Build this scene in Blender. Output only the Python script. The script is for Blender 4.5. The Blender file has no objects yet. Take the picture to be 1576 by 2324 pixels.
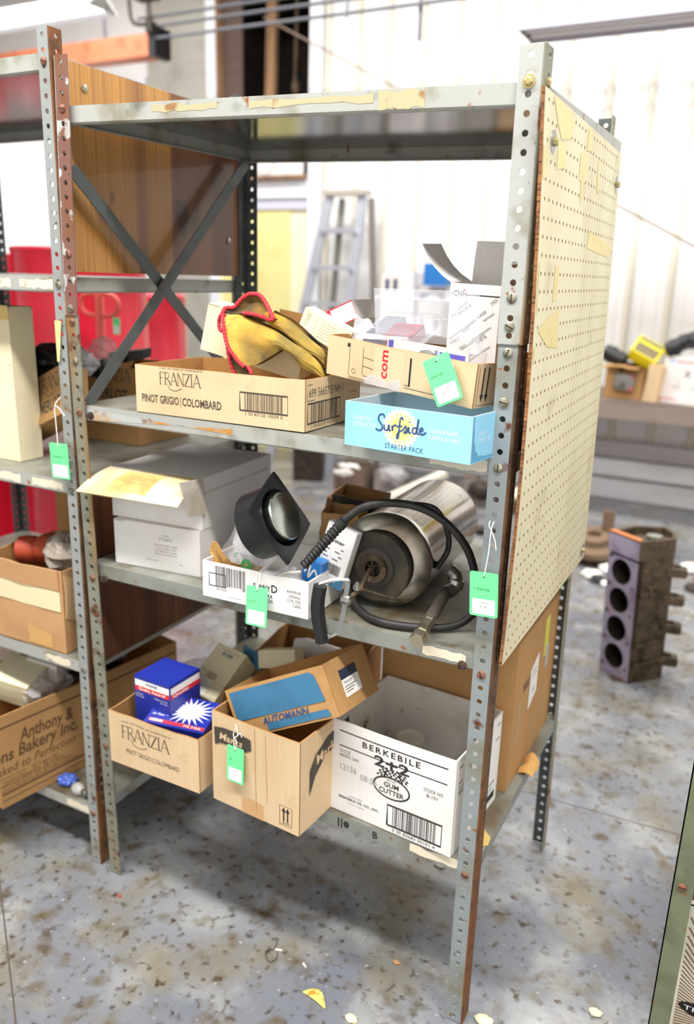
import bpy, bmesh, math, random
from mathutils import Vector, Matrix, noise
random.seed(7)
sc = bpy.context.scene
COL = sc.collection
I = 0.0254                                    # the scene is laid out in inches
V = Vector
# ---------------------------------------------------------------- camera
cd = bpy.data.cameras.new('camera'); cam = bpy.data.objects.new('camera', cd); COL.objects.link(cam)
RT = V((0.88394, 0.46677, 0.02799)); DN = V((0.15329, -0.23269, -0.96040)); FW = V((-0.44177, 0.85322, -0.27723))
CP = V((13.951, -46.738, 54.412))
m = Matrix.Identity(4)
for r in range(3):
    m[r][0] = RT[r]; m[r][1] = -DN[r]; m[r][2] = -FW[r]; m[r][3] = CP[r]*I
cam.matrix_world = m
cd.sensor_fit = 'HORIZONTAL'; cd.sensor_width = 36.0; cd.lens = 36.0*1836.4/1576.0
cd.clip_start = 0.05; cd.clip_end = 100
cd.dof.use_dof = True; cd.dof.focus_distance = 52*I; cd.dof.aperture_fstop = 3.6
sc.camera = cam
# ---------------------------------------------------------------- world, lights, exposure
w = bpy.data.worlds.new('daylight'); sc.world = w; w.use_nodes = True
bg = w.node_tree.nodes['Background']; bg.inputs[0].default_value = (1.0, 0.985, 0.96, 1); bg.inputs[1].default_value = 1.5
sc.view_settings.view_transform = 'Standard'; sc.view_settings.look = 'None'
sc.view_settings.gamma = 1.0; sc.view_settings.use_curve_mapping = False
sc.view_settings.exposure = 0.05
def area(name, loc, rot, sx, sy, power, col=(1, 1, 1)):
    l = bpy.data.lights.new(name, 'AREA'); l.shape = 'RECTANGLE'; l.size = sx*I; l.size_y = sy*I; l.energy = power; l.color = col
    o = bpy.data.objects.new(name, l); COL.objects.link(o); o.location = V(loc)*I; o.rotation_euler = rot; return o
# unseen area lights under the ceiling; the rear row is added to brighten the wall
for lx, ly, p in ((-60, -44, 140), (40, -44, 140), (-60, 50, 16), (40, 50, 24), (-140, 50, 26), (-150, 120, 60), (-50, 120, 76), (50, 120, 76)):
    area('unseen_ceiling_light', (lx, ly, 144), (0, 0, 0), 96, 10, p, (1, 0.985, 0.96))
# ---------------------------------------------------------------- colour + materials
def S(r, g, b):
    f = lambda c: (c/255/12.92) if c/255 <= 0.04045 else ((c/255+0.055)/1.055)**2.4
    return (f(r), f(g), f(b), 1.0)
MATS = {}
def M(name, c, r=0.6, m=0.0, layers=(), bump=0.0, bs=60.0, bstretch=(1, 1, 1), spec=0.5, trans=0.0, alpha=1.0, emit=0.0, coat=0.0):
    """layers: (colour, noise scale per metre, lo, hi, stretch, detail, kind)"""
    if name in MATS: return MATS[name]
    mt = bpy.data.materials.new(name); mt.use_nodes = True; nt = mt.node_tree; N = nt.nodes; L = nt.links
    b = N['Principled BSDF']
    b.inputs['Roughness'].default_value = r; b.inputs['Metallic'].default_value = m
    b.inputs['Specular IOR Level'].default_value = spec; b.inputs['Coat Weight'].default_value = coat
    b.inputs['Transmission Weight'].default_value = trans; b.inputs['Alpha'].default_value = alpha
    if emit: b.inputs['Emission Color'].default_value = c; b.inputs['Emission Strength'].default_value = emit
    b.inputs['Base Color'].default_value = c
    tc = N.new('ShaderNodeTexCoord'); cur = None
    for i, ly in enumerate(layers):
        c2, s, lo, hi = ly[:4]; st = ly[4] if len(ly) > 4 else (1, 1, 1); det = ly[5] if len(ly) > 5 else 5.0
        mp = N.new('ShaderNodeMapping'); mp.inputs['Scale'].default_value = st; mp.inputs['Location'].default_value = (i*3.1+len(name)*.37, i*1.7, i*.9)
        L.new(tc.outputs['Object'], mp.inputs[0])
        nz = N.new('ShaderNodeTexNoise'); nz.inputs['Scale'].default_value = s; nz.inputs['Detail'].default_value = det
        L.new(mp.outputs[0], nz.inputs['Vector'])
        mr = N.new('ShaderNodeMapRange'); mr.inputs[1].default_value = lo; mr.inputs[2].default_value = hi; L.new(nz.outputs[0], mr.inputs[0])
        mx = N.new('ShaderNodeMix'); mx.data_type = 'RGBA'; L.new(mr.outputs[0], mx.inputs[0])
        if cur: L.new(cur, mx.inputs[6])
        else: mx.inputs[6].default_value = c
        mx.inputs[7].default_value = c2; cur = mx.outputs[2]
    if cur: L.new(cur, b.inputs['Base Color'])
    if bump:
        mp = N.new('ShaderNodeMapping'); mp.inputs['Scale'].default_value = bstretch; L.new(tc.outputs['Object'], mp.inputs[0])
        nz = N.new('ShaderNodeTexNoise'); nz.inputs['Scale'].default_value = bs; nz.inputs['Detail'].default_value = 6; L.new(mp.outputs[0], nz.inputs['Vector'])
        bp = N.new('ShaderNodeBump'); bp.inputs['Strength'].default_value = bump; bp.inputs['Distance'].default_value = 0.002
        L.new(nz.outputs[0], bp.inputs['Height']); L.new(bp.outputs[0], b.inputs['Normal'])
    MATS[name] = mt; return mt
RUST = S(96, 52, 26); RUST2 = S(140, 84, 40)
steel = M('grey_shelf_paint', S(166, 167, 161), .38, 0, [(S(120, 112, 84), 9, .56, .74), (RUST2, 38, .66, .72), (S(88, 88, 80), 16, .62, .8)], .12, 90)
steel2 = M('dirty_grey_shelf_paint', S(136, 139, 133), .42, 0, [(S(104, 98, 74), 8, .5, .72), (RUST2, 34, .65, .72), (S(80, 78, 66), 16, .58, .8)], .15, 90)
steel_under = M('glossy_grey_enamel', S(80, 82, 82), .13, 0, [(S(60, 61, 61), 8, .5, .8)], .02, 30, spec=.6)
post_paint = M('worn_grey_post_paint', S(165, 166, 162), .42, 0, [(S(128, 122, 100), 14, .55, .75), (RUST, 30, .64, .7), (RUST2, 80, .68, .72)], .15, 120)
post_rust = M('rusted_post_steel', S(92, 72, 50), .75, 0, [(S(118, 72, 36), 10, .42, .6, (1, 1, .25)), (S(60, 42, 28), 24, .5, .7)], .4, 160)
post_brown = M('brown_primer_post_paint', S(120, 84, 74), .5, 0, [(S(190, 194, 192), 26, .6, .64), (S(120, 72, 34), 15, .55, .7, (1, 1, .5)), (S(170, 160, 120), 6, .58, .68, (1, 1, .3))], .2, 120)
post_dirty = M('stained_grey_post_paint', S(128, 129, 114), .45, 0, [(S(140, 104, 56), 12, .5, .66, (2, 2, .3)), (RUST, 26, .6, .68), (S(100, 96, 84), 18, .55, .75)], .15, 120)
steel_dark = M('dark_grey_shelf_paint', S(78, 84, 84), .45, 0, [(S(56, 58, 56), 18, .5, .75), (RUST, 60, .7, .74)], .1, 100)
shelf_top = M('grimy_shelf_surface', S(128, 128, 118), .42, 0, [(S(92, 80, 58), 7, .45, .65), (S(70, 58, 40), 20, .58, .75), (S(165, 166, 160), 5, .6, .75)], .2, 60)
lip_rust = M('rusty_lip_paint', S(176, 180, 176), .42, 0, [(S(186, 130, 56), 9, .42, .56, (1, 1, 1)), (S(120, 66, 26), 16, .55, .66)], .2, 120)
tape_res = M('cream_tape_residue', S(226, 214, 190), .6, 0, [(S(150, 140, 120), 40, .6, .7)], .2, 150)
tape_tan = M('tan_tape_residue', S(176, 168, 132), .5, 0, [(S(150, 110, 70), 30, .58, .66)], .1, 100)
bolt_zinc = M('zinc_screw_head', S(170, 164, 146), .35, .7, [(S(120, 104, 76), 80, .5, .7)])
bolt_rust = M('rusty_screw_head', S(140, 96, 76), .6, .3, [(S(90, 56, 40), 90, .5, .7)])
slot_dark = M('dark_slot', S(30, 24, 18), .8)
plyA = M('stained_plywood', S(124, 76, 36), .42, 0, [(S(82, 42, 17), 3.2, .42, .6, (1, 3, .1), 1.5), (S(186, 132, 62), 2.6, .54, .61, (1, 3.2, .06), 1), (S(60, 30, 12), 12, .66, .74, (1, 1, .6), 2), (S(96, 56, 26), 40, .4, .95, (1, 6, .05), 2)], .04, 120, (1, 4, .1), coat=.3)
plyB = M('dark_plywood', S(110, 62, 30), .6, 0, [(S(66, 36, 18), 6, .42, .6, (1, 3, .15)), (S(140, 86, 44), 9, .6, .7, (1, 4, .08))], .06, 120)
ply_edge = M('plywood_edge', S(176, 120, 74), .7, 0, [(S(120, 74, 44), 50, .4, .6, (4, 1, .3))])
pegm = M('cream_pegboard_face', S(226, 218, 184), .5, 0, [(S(206, 196, 156), 5, .45, .7, (1, 1, .2)), (S(190, 178, 140), 14, .6, .8)], .02, 200)
pegbk = M('brown_hardboard', S(150, 100, 56), .8, 0, [(S(110, 70, 38), 60, .4, .6)], .3, 300)
yel_tape = M('yellowed_tape_scrap', S(228, 210, 148), .45, 0, [(S(220, 198, 130), 40, .5, .7)])
def card(name, c, d=.86, extra=()):
    c2 = (c[0]*d, c[1]*d*.97, c[2]*d*.92, 1); c3 = (c[0]*.62, c[1]*.56, c[2]*.45, 1)
    return M(name, c, .75, 0, [(c2, 6, .45, .62), ((c[0]*.95, c[1]*.94, c[2]*.92, 1), 260, .35, .75, (1, 1, .02), 1), (c3, 8, .68, .8)]+list(extra), .12, 240, (1, 1, .04), spec=.25)
cb_tan = card('tan_cardboard', S(220, 192, 154)); cb_tan2 = card('warm_tan_cardboard', S(212, 178, 134))
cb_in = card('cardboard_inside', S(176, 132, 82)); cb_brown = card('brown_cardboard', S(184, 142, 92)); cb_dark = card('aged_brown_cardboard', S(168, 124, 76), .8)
cb_bake = card('kraft_cardboard', S(172, 132, 86)); cb_old = card('stained_cardboard', S(196, 152, 108), .78)
cb_white = card('white_carton_board', S(236, 234, 234), .95); cb_cream = card('cream_carton_board', S(234, 224, 190), .93)
cb_aged = M('aged_white_board', S(214, 204, 172), .75, 0, [(S(192, 168, 112), 6, .5, .7), (S(226, 220, 204), 9, .55, .7)], .05, 200)
cb_dirty = M('soiled_white_board', S(220, 214, 206), .75, 0, [(S(176, 164, 146), 7, .5, .7), (S(110, 88, 60), 16, .66, .74)], .08, 200)
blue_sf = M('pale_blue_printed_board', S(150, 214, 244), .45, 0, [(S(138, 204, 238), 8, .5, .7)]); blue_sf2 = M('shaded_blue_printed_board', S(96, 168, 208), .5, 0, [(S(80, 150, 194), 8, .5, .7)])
ink = M('black_ink', S(44, 40, 38), .7, 0, [(S(70, 64, 60), 60, .55, .8)]); ink_soft = M('faded_ink', S(104, 88, 70), .75); ink_grey = M('grey_ink', S(150, 150, 150), .7); ink_navy = M('navy_ink', S(56, 84, 132), .6)
ink_dk = M('charcoal_ink', S(66, 60, 54), .75, 0, [(S(96, 84, 68), 40, .5, .8)])
ink_red = M('red_ink', S(206, 40, 62), .6); ink_white = M('white_ink', S(238, 246, 250), .6); ink_yel = M('yellow_ink', S(244, 238, 130), .6); ink_brown = M('brown_ink', S(92, 62, 38), .75)
blue_box = M('glossy_blue_board', S(36, 50, 150), .3, 0, [(S(28, 40, 126), 10, .5, .7)]); white_pr = M('white_print', S(240, 238, 232), .5); red_pr = M('red_print', S(214, 44, 52), .5)
teal_pr = M('teal_blue_print', S(60, 116, 152), .6, 0, [(S(50, 100, 134), 14, .5, .7)]); violet_pr = M('violet_print', S(108, 96, 196), .5)
green_tag = M('green_tag_card', S(112, 232, 150), .55); string_m = M('white_cotton_string', S(236, 230, 226), .9, bump=.3, bs=900)
chrome = M('dull_chrome', S(206, 202, 194), .12, 1.0, [(S(150, 134, 106), 7, .52, .68), (S(120, 112, 100), 22, .6, .7)], .04, 40); chrome_d = M('worn_chrome_dome', S(196, 190, 180), .3, 1.0, [(S(120, 108, 92), 10, .45, .7)], .1, 60)
rubber = M('black_rubber', S(38, 36, 36), .5, 0, [(S(60, 58, 56), 30, .55, .75)]); rubber_br = M('dusty_black_rubber', S(64, 58, 52), .8, 0, [(S(92, 82, 66), 16, .5, .7)])
blk_pl = M('black_plastic', S(28, 28, 30), .35); iron = M('greasy_cast_iron', S(92, 78, 60), .55, .35, [(S(60, 48, 36), 20, .45, .65), (S(130, 104, 76), 50, .6, .7)], .3, 120)
silver = M('brushed_aluminium', S(196, 204, 196), .22, 1.0, [(S(130, 140, 132), 14, .5, .65)]); galv = M('galvanised_steel', S(170, 170, 168), .35, .9, [(S(120, 118, 112), 30, .5, .7)])
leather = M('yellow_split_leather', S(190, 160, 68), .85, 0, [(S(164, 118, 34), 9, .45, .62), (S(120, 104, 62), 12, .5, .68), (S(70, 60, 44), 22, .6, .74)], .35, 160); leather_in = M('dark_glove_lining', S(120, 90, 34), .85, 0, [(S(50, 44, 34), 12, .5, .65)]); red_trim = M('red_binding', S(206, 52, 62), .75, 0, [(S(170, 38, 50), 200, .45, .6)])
clear = M('clear_plastic', S(236, 238, 246), .08, 0, alpha=.22, spec=.9, coat=.6, bump=.15, bs=30); poly = M('polythene_bag_film', S(232, 232, 236), .15, 0, alpha=.34, spec=.9, bump=.3, bs=40)
paperbag = card('brown_paper', S(206, 160, 96)); green_pr = M('green_print', S(70, 150, 90), .7)
white_pl = M('milky_plastic', S(218, 212, 196), .5); dark_stuff = M('oily_dark_metal', S(48, 42, 38), .5, .4, [(S(84, 72, 58), 40, .5, .7)], .3, 90)
wall_wh = M('white_wall_sheet', S(242, 242, 242), .45, 0, [(S(232, 230, 222), 4, .5, .8)]); wall_beige = M('beige_rib_paint', S(226, 220, 204), .5); wall_grey = M('grey_door_panel', S(182, 180, 170), .6, 0, [(S(160, 158, 146), 5, .5, .75)])
trim_wh = M('white_trim_paint', S(240, 242, 248), .45); door_y = M('pale_yellow_paint', S(236, 228, 158), .5, 0, [(S(226, 216, 140), 4, .5, .7)]); wood_br = M('rough_lumber', S(150, 116, 84), .8, 0, [(S(120, 88, 62), 12, .45, .7, (1, 1, .2))]); wood_gr = M('weathered_plank', S(140, 126, 116), .8, 0, [(S(112, 98, 88), 10, .45, .7, (.2, 1, 1))], .2, 60)
plank_w = M('whitewashed_plank', S(214, 212, 216), .75, 0, [(S(186, 184, 184), 6, .5, .7, (.2, 1, 1))]); dark_rec = M('dark_recess', S(40, 32, 28), .9, 0, [(S(64, 50, 42), 6, .5, .7)]); brown_side = M('brown_panel', S(96, 78, 70), .8)
red_pt = M('red_drum_enamel', S(196, 24, 48), .25, 0, [(S(168, 18, 40), 6, .5, .75)], coat=.4); pink_pt = M('faded_red_tube_paint', S(226, 96, 86), .4); orange_pt = M('orange_primer_steel', S(222, 132, 94), .55, 0, [(S(196, 106, 72), 9, .5, .7)], .1, 60)
conduit = M('grey_conduit', S(104, 106, 114), .4, .4); alum = M('ladder_aluminium', S(206, 210, 222), .35, .6); lamp_wh = M('white_lamp_housing', S(238, 238, 240), .4); tube_em = M('lit_fluorescent_tube', (1, 1, 1, 1), .4, emit=3.0)
green_ps = M('olive_green_post_paint', S(112, 118, 92), .5, 0, [(S(92, 98, 74), 16, .5, .7), (RUST2, 40, .68, .72)], .1, 100); red_plas = M('red_plastic', S(204, 40, 50), .4); orange_pl = M('orange_rubber', S(170, 66, 40), .6); blue_pl = M('blue_plastic', S(70, 100, 190), .4); yellow_pl = M('yellow_plastic', S(240, 226, 40), .5)
glassm = M('window_glass', (1, 1, 1, 1), .02, alpha=.08); bag_blk = M('black_bin_liner', S(30, 30, 32), .28, bump=.4, bs=60); bulb_gl = M('bulb_glass', S(230, 230, 230), .05, alpha=.35, spec=.9, coat=.8)
def floor_mat():
    mt = M('painted_concrete', S(136, 138, 142), .24, 0, [
        (S(112, 115, 124), 2.0, .4, .65), (S(156, 157, 156), 7, .5, .7), (S(126, 118, 98), 5, .5, .72, (1, 1, 1), 9), (S(98, 85, 60), 17, .54, .74, (1, 1, 1), 10), (S(70, 58, 40), 48, .57, .72, (1, 1, 1), 8), (S(78, 66, 48), 8, .62, .72, (1, 1, 1), 9), (S(180, 180, 180), 80, .66, .76)], .75, 20)
    return mt
floor_m = floor_mat()
# ---------------------------------------------------------------- mesh helpers
WL = {}                                        # world location (inches) of every thing / one-mesh object
def setp(o, label=None, cat=None, group=None, kind=None):
    for k, v in (('label', label), ('category', cat), ('group', group), ('kind', kind)):
        if v: o[k] = v
    return o
def thing(name, label, cat, loc, group=None):
    o = bpy.data.objects.new(name, None); COL.objects.link(o); o.empty_display_size = .05
    o.location = V(loc)*I; WL[o.name] = V(loc); return setp(o, label, cat, group)
def struct(name, loc=(0, 0, 0)):
    o = bpy.data.objects.new(name, None); COL.objects.link(o); o.location = V(loc)*I; WL[o.name] = V(loc); o['kind'] = 'structure'; return o
class MB:
    def __init__(s): s.v = []; s.f = []; s.m = []
    def pts(s, ps): n = len(s.v); s.v += [V(p) for p in ps]; return n
    def face(s, idx, mi=0): s.f.append(tuple(idx)); s.m.append(mi)
    def quad(s, a, b, c, d, mi=0): n = s.pts((a, b, c, d)); s.face((n, n+1, n+2, n+3), mi)
    def poly(s, ps, mi=0): n = s.pts(ps); s.face(range(n, n+len(ps)), mi)
    def box(s, o, a, b, c, mi=0):              # corner + three edge vectors
        o, a, b, c = V(o), V(a), V(b), V(c)
        if a.cross(b).dot(c) < 0: a, b = b, a
        n = s.pts((o, o+a, o+a+b, o+b, o+c, o+a+c, o+a+b+c, o+b+c))
        for q in ((3, 2, 1, 0), (4, 5, 6, 7), (0, 1, 5, 4), (1, 2, 6, 5), (2, 3, 7, 6), (3, 0, 4, 7)): s.face([n+i for i in q], mi)
    def bx(s, x0, y0, z0, x1, y1, z1, mi=0): s.box((x0, y0, z0), (x1-x0, 0, 0), (0, y1-y0, 0), (0, 0, z1-z0), mi)
    def rings(s, rs, mi=0, cap0=True, cap1=True, closed=False):
        k = len(rs[0]); n = s.pts([p for r in rs for p in r])
        for i in range(len(rs)-1+(1 if closed else 0)):
            for j in range(k):
                a = n+i*k+j; b = n+i*k+(j+1) % k; i2 = ((i+1) % len(rs))*k
                s.face((a, b, n+i2+(j+1) % k, n+i2+j), mi)
        if not closed:
            if cap0: s.face([n+j for j in reversed(range(k))], mi)
            if cap1: s.face([n+(len(rs)-1)*k+j for j in range(k)], mi)
    def tube(s, ps, r, seg=8, mi=0, closed=False, cap=True):
        ps = [V(p) for p in ps]; rs = []; up = None; k = len(ps)
        for i, p in enumerate(ps):
            t = (ps[(i+1) % k]-ps[i-1]) if closed else (ps[min(i+1, k-1)]-ps[max(i-1, 0)])
            t.normalize()
            if up is None: up = t.orthogonal().normalized()
            u = (up-t*up.dot(t)); u = u.normalized() if u.length > 1e-6 else t.orthogonal().normalized(); up = u; w2 = t.cross(u)
            rr = r[i] if isinstance(r, (list, tuple)) else r
            rs.append([p+(u*math.cos(6.28318*j/seg)+w2*math.sin(6.28318*j/seg))*rr for j in range(seg)])
        s.rings(rs, mi, cap, cap, closed)
    def lathe(s, c, ax, prof, seg=24, mi=0, cap=True):   # prof: (radius, height along axis)
        c, ax = V(c), V(ax).normalized(); u = ax.orthogonal().normalized(); w2 = ax.cross(u)
        s.rings([[c+ax*h+(u*math.cos(6.28318*j/seg)+w2*math.sin(6.28318*j/seg))*max(r, 1e-4) for j in range(seg)] for r, h in prof], mi, cap, cap)
    def slab(s, P, t, nu=6, nv=4, mi=0, mi2=None, N=None):  # thick sheet over P(u,v), thickness t against its normal
        mi2 = mi if mi2 is None else mi2
        G = [[V(P(i/nu, j/nv)) for i in range(nu+1)] for j in range(nv+1)]
        if N is None: N = (G[0][nu]-G[0][0]).cross(G[nv][0]-G[0][0]).normalized()
        a = s.pts([p for r in G for p in r]); b = s.pts([p-N*t for r in G for p in r]); k = nu+1
        for j in range(nv):
            for i in range(nu):
                q = (j*k+i, j*k+i+1, (j+1)*k+i+1, (j+1)*k+i)
                s.face([a+x for x in q], mi); s.face([b+x for x in reversed(q)], mi2)
        rim = [i for i in range(k)]+[j*k+nu for j in range(1, nv+1)]+[nv*k+i for i in range(nu-1, -1, -1)]+[j*k for j in range(nv-1, 0, -1)]
        for x, y in zip(rim, rim[1:]+rim[:1]): s.face((b+x, b+y, a+y, a+x), mi2)
    def perf(s, P, W, n, pitch, hu, r, t, seg=10, solid=(), mi=0, mi2=None, capv=True):
        """perforated strip/board; P(u, v, w) maps to space, w = depth behind the face"""
        mi2 = mi if mi2 is None else mi2
        h2 = pitch/2; cols = hu if isinstance(hu, (list, tuple)) else None
        cells = [(0, W, hu)] if cols is None else [(c-pitch/2 if k else 0, (c+pitch/2) if k < len(cols)-1 else W, c) for k, c in enumerate(cols)]
        for i in range(n):
            v0 = i*pitch; vc = v0+h2
            for ci, (u0, u1, uc) in enumerate(cells):
                if (i, ci) in solid or i in solid:
                    for w0, fl in ((0, 0), (t, 1)):
                        q = [P(u0, v0, w0), P(u1, v0, w0), P(u1, v0+pitch, w0), P(u0, v0+pitch, w0)]
                        s.poly(q[::-1] if fl else q, mi2 if fl else mi)
                    continue
                an = sorted([6.28318530718*k/seg for k in range(seg)]+[math.atan2(b, a) % 6.28318530718 for a in (u0-uc, u1-uc) for b in (-h2, h2)])
                ho = []; re = []
                for a in an:
                    ca, sa = math.cos(a), math.sin(a); k = 1e9
                    if ca > 1e-9: k = min(k, (u1-uc)/ca)
                    if ca < -1e-9: k = min(k, (u0-uc)/ca)
                    if abs(sa) > 1e-9: k = min(k, h2/abs(sa))
                    ho.append((uc+r*ca, vc+r*sa)); re.append((uc+k*ca, vc+k*sa))
                K = len(an); A = s.pts([P(x, y, 0) for x, y in ho]); B = s.pts([P(x, y, 0) for x, y in re])
                A2 = s.pts([P(x, y, t) for x, y in ho]); B2 = s.pts([P(x, y, t) for x, y in re])
                for j in range(K):
                    j2 = (j+1) % K
                    s.face((A+j, B+j, B+j2, A+j2), mi); s.face((A2+j2, B2+j2, B2+j, A2+j), mi2); s.face((A+j2, A2+j2, A2+j, A+j), mi2)
        Vn = n*pitch
        for k in range(n):                      # long edges
            a, b = k*pitch, (k+1)*pitch
            s.quad(P(0, a, t), P(0, a, 0), P(0, b, 0), P(0, b, t), mi2); s.quad(P(W, a, 0), P(W, a, t), P(W, b, t), P(W, b, 0), mi2)
        if capv:
            for v, fl in ((0, 0), (Vn, 1)):
                q = [P(0, v, 0), P(0, v, t), P(W, v, t), P(W, v, 0)]
                s.poly(q if not fl else q[::-1], mi2)
    def build(s, name, mats, parent=None, smooth=False, loc=None, xf=None):
        if not isinstance(mats, (list, tuple)): mats = [mats]
        o3 = WL[parent.name] if parent is not None else V(loc if loc is not None else (0, 0, 0))
        me = bpy.data.meshes.new(name)
        vs = [xf(p) for p in s.v] if xf else s.v
        me.from_pydata([((p-o3)*I)[:] for p in vs], [], s.f)
        for mt in mats: me.materials.append(mt)
        if len(mats) > 1: me.polygons.foreach_set('material_index', s.m)
        me.update()
        if smooth:
            me.polygons.foreach_set('use_smooth', [True]*len(me.polygons))
            try: me.set_sharp_from_angle(angle=math.radians(38))
            except Exception: pass
        o = bpy.data.objects.new(name, me); COL.objects.link(o)
        if parent is not None: o.parent = parent; WL[o.name] = o3
        else: o.location = o3*I; WL[o.name] = o3
        return o
def inst(src, name, at, parent, rot=None):     # a copy sharing the mesh, placed at a world point (mesh built around the origin)
    o = bpy.data.objects.new(name, src.data if hasattr(src, 'data') else src); COL.objects.link(o); o.parent = parent
    o.location = (V(at)-WL[parent.name])*I; WL[o.name] = WL[parent.name]
    if rot: o.rotation_euler = rot
    return o
def mesh_only(mb, name, mats, smooth=False):
    WL['__t'] = V((0, 0, 0)); o = mb.build(name, mats, None, smooth); me = o.data; bpy.data.objects.remove(o); return me
# ---------------------------------------------------------------- lettering
CH = "ABCDEFGHIJKLMNOPQRSTUVWXYZabcdefghijklmnopqrstuvwxyz0123456789|+#&.,/()-:'"
GL = {}
def load_glyphs():
    tmp = []
    for bold in (0, 1):
        for c in CH:
            for tx in (c, c+'|'):
                cu = bpy.data.curves.new('g', 'FONT'); cu.body = tx; cu.size = 1; cu.resolution_u = 2; cu.offset = .022 if bold else 0
                o = bpy.data.objects.new('g', cu); COL.objects.link(o); tmp.append((bold, c, tx, o))
    bpy.context.view_layer.update(); dg = bpy.context.evaluated_depsgraph_get(); mx = {}
    for bold, c, tx, o in tmp:
        e = o.evaluated_get(dg); me = e.to_mesh(); vs = [(v.co.x, v.co.y) for v in me.vertices]; fs = [tuple(p.vertices) for p in me.polygons]
        mx[(bold, tx)] = max((x for x, y in vs), default=0)
        if tx == c: GL[(bold, c)] = [vs, fs, 0]
        e.to_mesh_clear()
    for bold in (0, 1):
        for c in CH: GL[(bold, c)][2] = mx[(bold, c+'|')]-mx[(bold, '|')]
    for _, _, _, o in tmp:
        cu = o.data; bpy.data.objects.remove(o); bpy.data.curves.remove(cu)
load_glyphs()
class Face:                                    # a flat or bulging face carrying print, addressed in inches from its lower-left corner
    def __init__(s, P, W, H, N): s.Pf, s.W, s.H, s.N = P, W, H, V(N).normalized()
    def P(s, u, v, off=.012): return V(s.Pf(u/s.W, v/s.H))+s.N*off
def flat_face(bl, br, tl):
    bl, br, tl = V(bl), V(br), V(tl); a, b = br-bl, tl-bl
    return Face(lambda u, v: bl+a*u+b*v, a.length, b.length, a.cross(b))
def text_w(t, h, sx=1, bold=0, sp=0): return sum(((GL[(bold, c)][2] if c != ' ' else .3)+sp) for c in t)*h*1.37*sx
def text(mb, F, t, u, v, h, sx=1.0, bold=0, al='l', ang=0.0, shear=0.0, sp=0.0, width=None, off=.012, mi=0):
    if width: sx = width/text_w(t, h, 1, bold, sp)
    k = h*1.37; wd = text_w(t, h, sx, bold, sp); x = {'l': 0, 'c': -wd/2, 'r': -wd}[al]; ca, sa = math.cos(ang), math.sin(ang)
    for c in t:
        if c == ' ': x += (.3+sp)*k*sx; continue
        vs, fs, adv = GL[(bold, c)]
        def mp(px, py):
            X = x+(px*k+shear*py*k)*sx; Y = py*k
            return F.P(u+X*ca-Y*sa, v+X*sa+Y*ca, off)
        n = mb.pts([mp(*p) for p in vs])
        for f in fs: mb.face([n+i for i in f], mi)
        x += (adv+sp)*k*sx
def rect(mb, F, u0, v0, u1, v1, off=.011, n=1, mi=0):
    for i in range(n):
        a = u0+(u1-u0)*i/n; b = u0+(u1-u0)*(i+1)/n; mb.quad(F.P(a, v0, off), F.P(b, v0, off), F.P(b, v1, off), F.P(a, v1, off), mi)
def line(mb, F, ps, w, off=.012, mi=0, closed=False):
    ps = list(ps); n = len(ps)
    ws = w if isinstance(w, (list, tuple)) else [w]*n
    L = []
    for i in range(n):
        a = ps[i-1] if (i or closed) else ps[i]; b = ps[(i+1) % n] if (i < n-1 or closed) else ps[i]
        dx, dy = b[0]-a[0], b[1]-a[1]; l = math.hypot(dx, dy) or 1; nx, ny = -dy/l*ws[i]/2, dx/l*ws[i]/2
        L.append((F.P(ps[i][0]+nx, ps[i][1]+ny, off), F.P(ps[i][0]-nx, ps[i][1]-ny, off)))
    k = mb.pts([p for q in L for p in q])
    for i in range(n-1+(1 if closed else 0)):
        j = (i+1) % n; mb.face((k+2*i+1, k+2*j+1, k+2*j, k+2*i), mi)
def frame(mb, F, u0, v0, u1, v1, w, off=.012, mi=0):
    line(mb, F, [(u0, v0), (u1, v0), (u1, v1), (u0, v1), (u0, v0)], w, off, mi)
def fan(mb, F, ps, off=.012, mi=0): mb.poly([F.P(u, v, off) for u, v in ps], mi)
def barcode(mb, F, u0, v0, u1, v1, seed=1, fr=.1, digits=None, mi=0):
    rnd = random.Random(seed)
    if fr: frame(mb, F, u0, v0, u1, v1, fr, mi=mi)
    a = u0+(u1-u0)*.1; b = u1-(u1-u0)*.1; x = a; s = (b-a)/62
    while x < b:
        wd = s*rnd.choice((.6, 1, 1, 1.8)); rect(mb, F, x, v0+fr*.6, min(x+wd, b), v1-fr*.6, mi=mi); x += wd+s*rnd.choice((.7, 1, 1.7))
    if digits: text(mb, F, digits, (u0+u1)/2, v0-(v1-v0)*.24, (v1-v0)*.17, al='c', width=(u1-u0)*.8, mi=mi)
def curve(ps, n=6):                            # Catmull-Rom through points of any dimension
    ps = [tuple(p) for p in ps]; out = []
    for i in range(len(ps)-1):
        p0, p1, p2, p3 = ps[max(i-1, 0)], ps[i], ps[i+1], ps[min(i+2, len(ps)-1)]
        for k in range(n):
            t = k/n; out.append(tuple(.5*(2*b+(c-a)*t+(2*a-5*b+4*c-d)*t*t+(3*b-a-3*c+d)*t**3) for a, b, c, d in zip(p0, p1, p2, p3)))
    return out+[ps[-1]]
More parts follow.
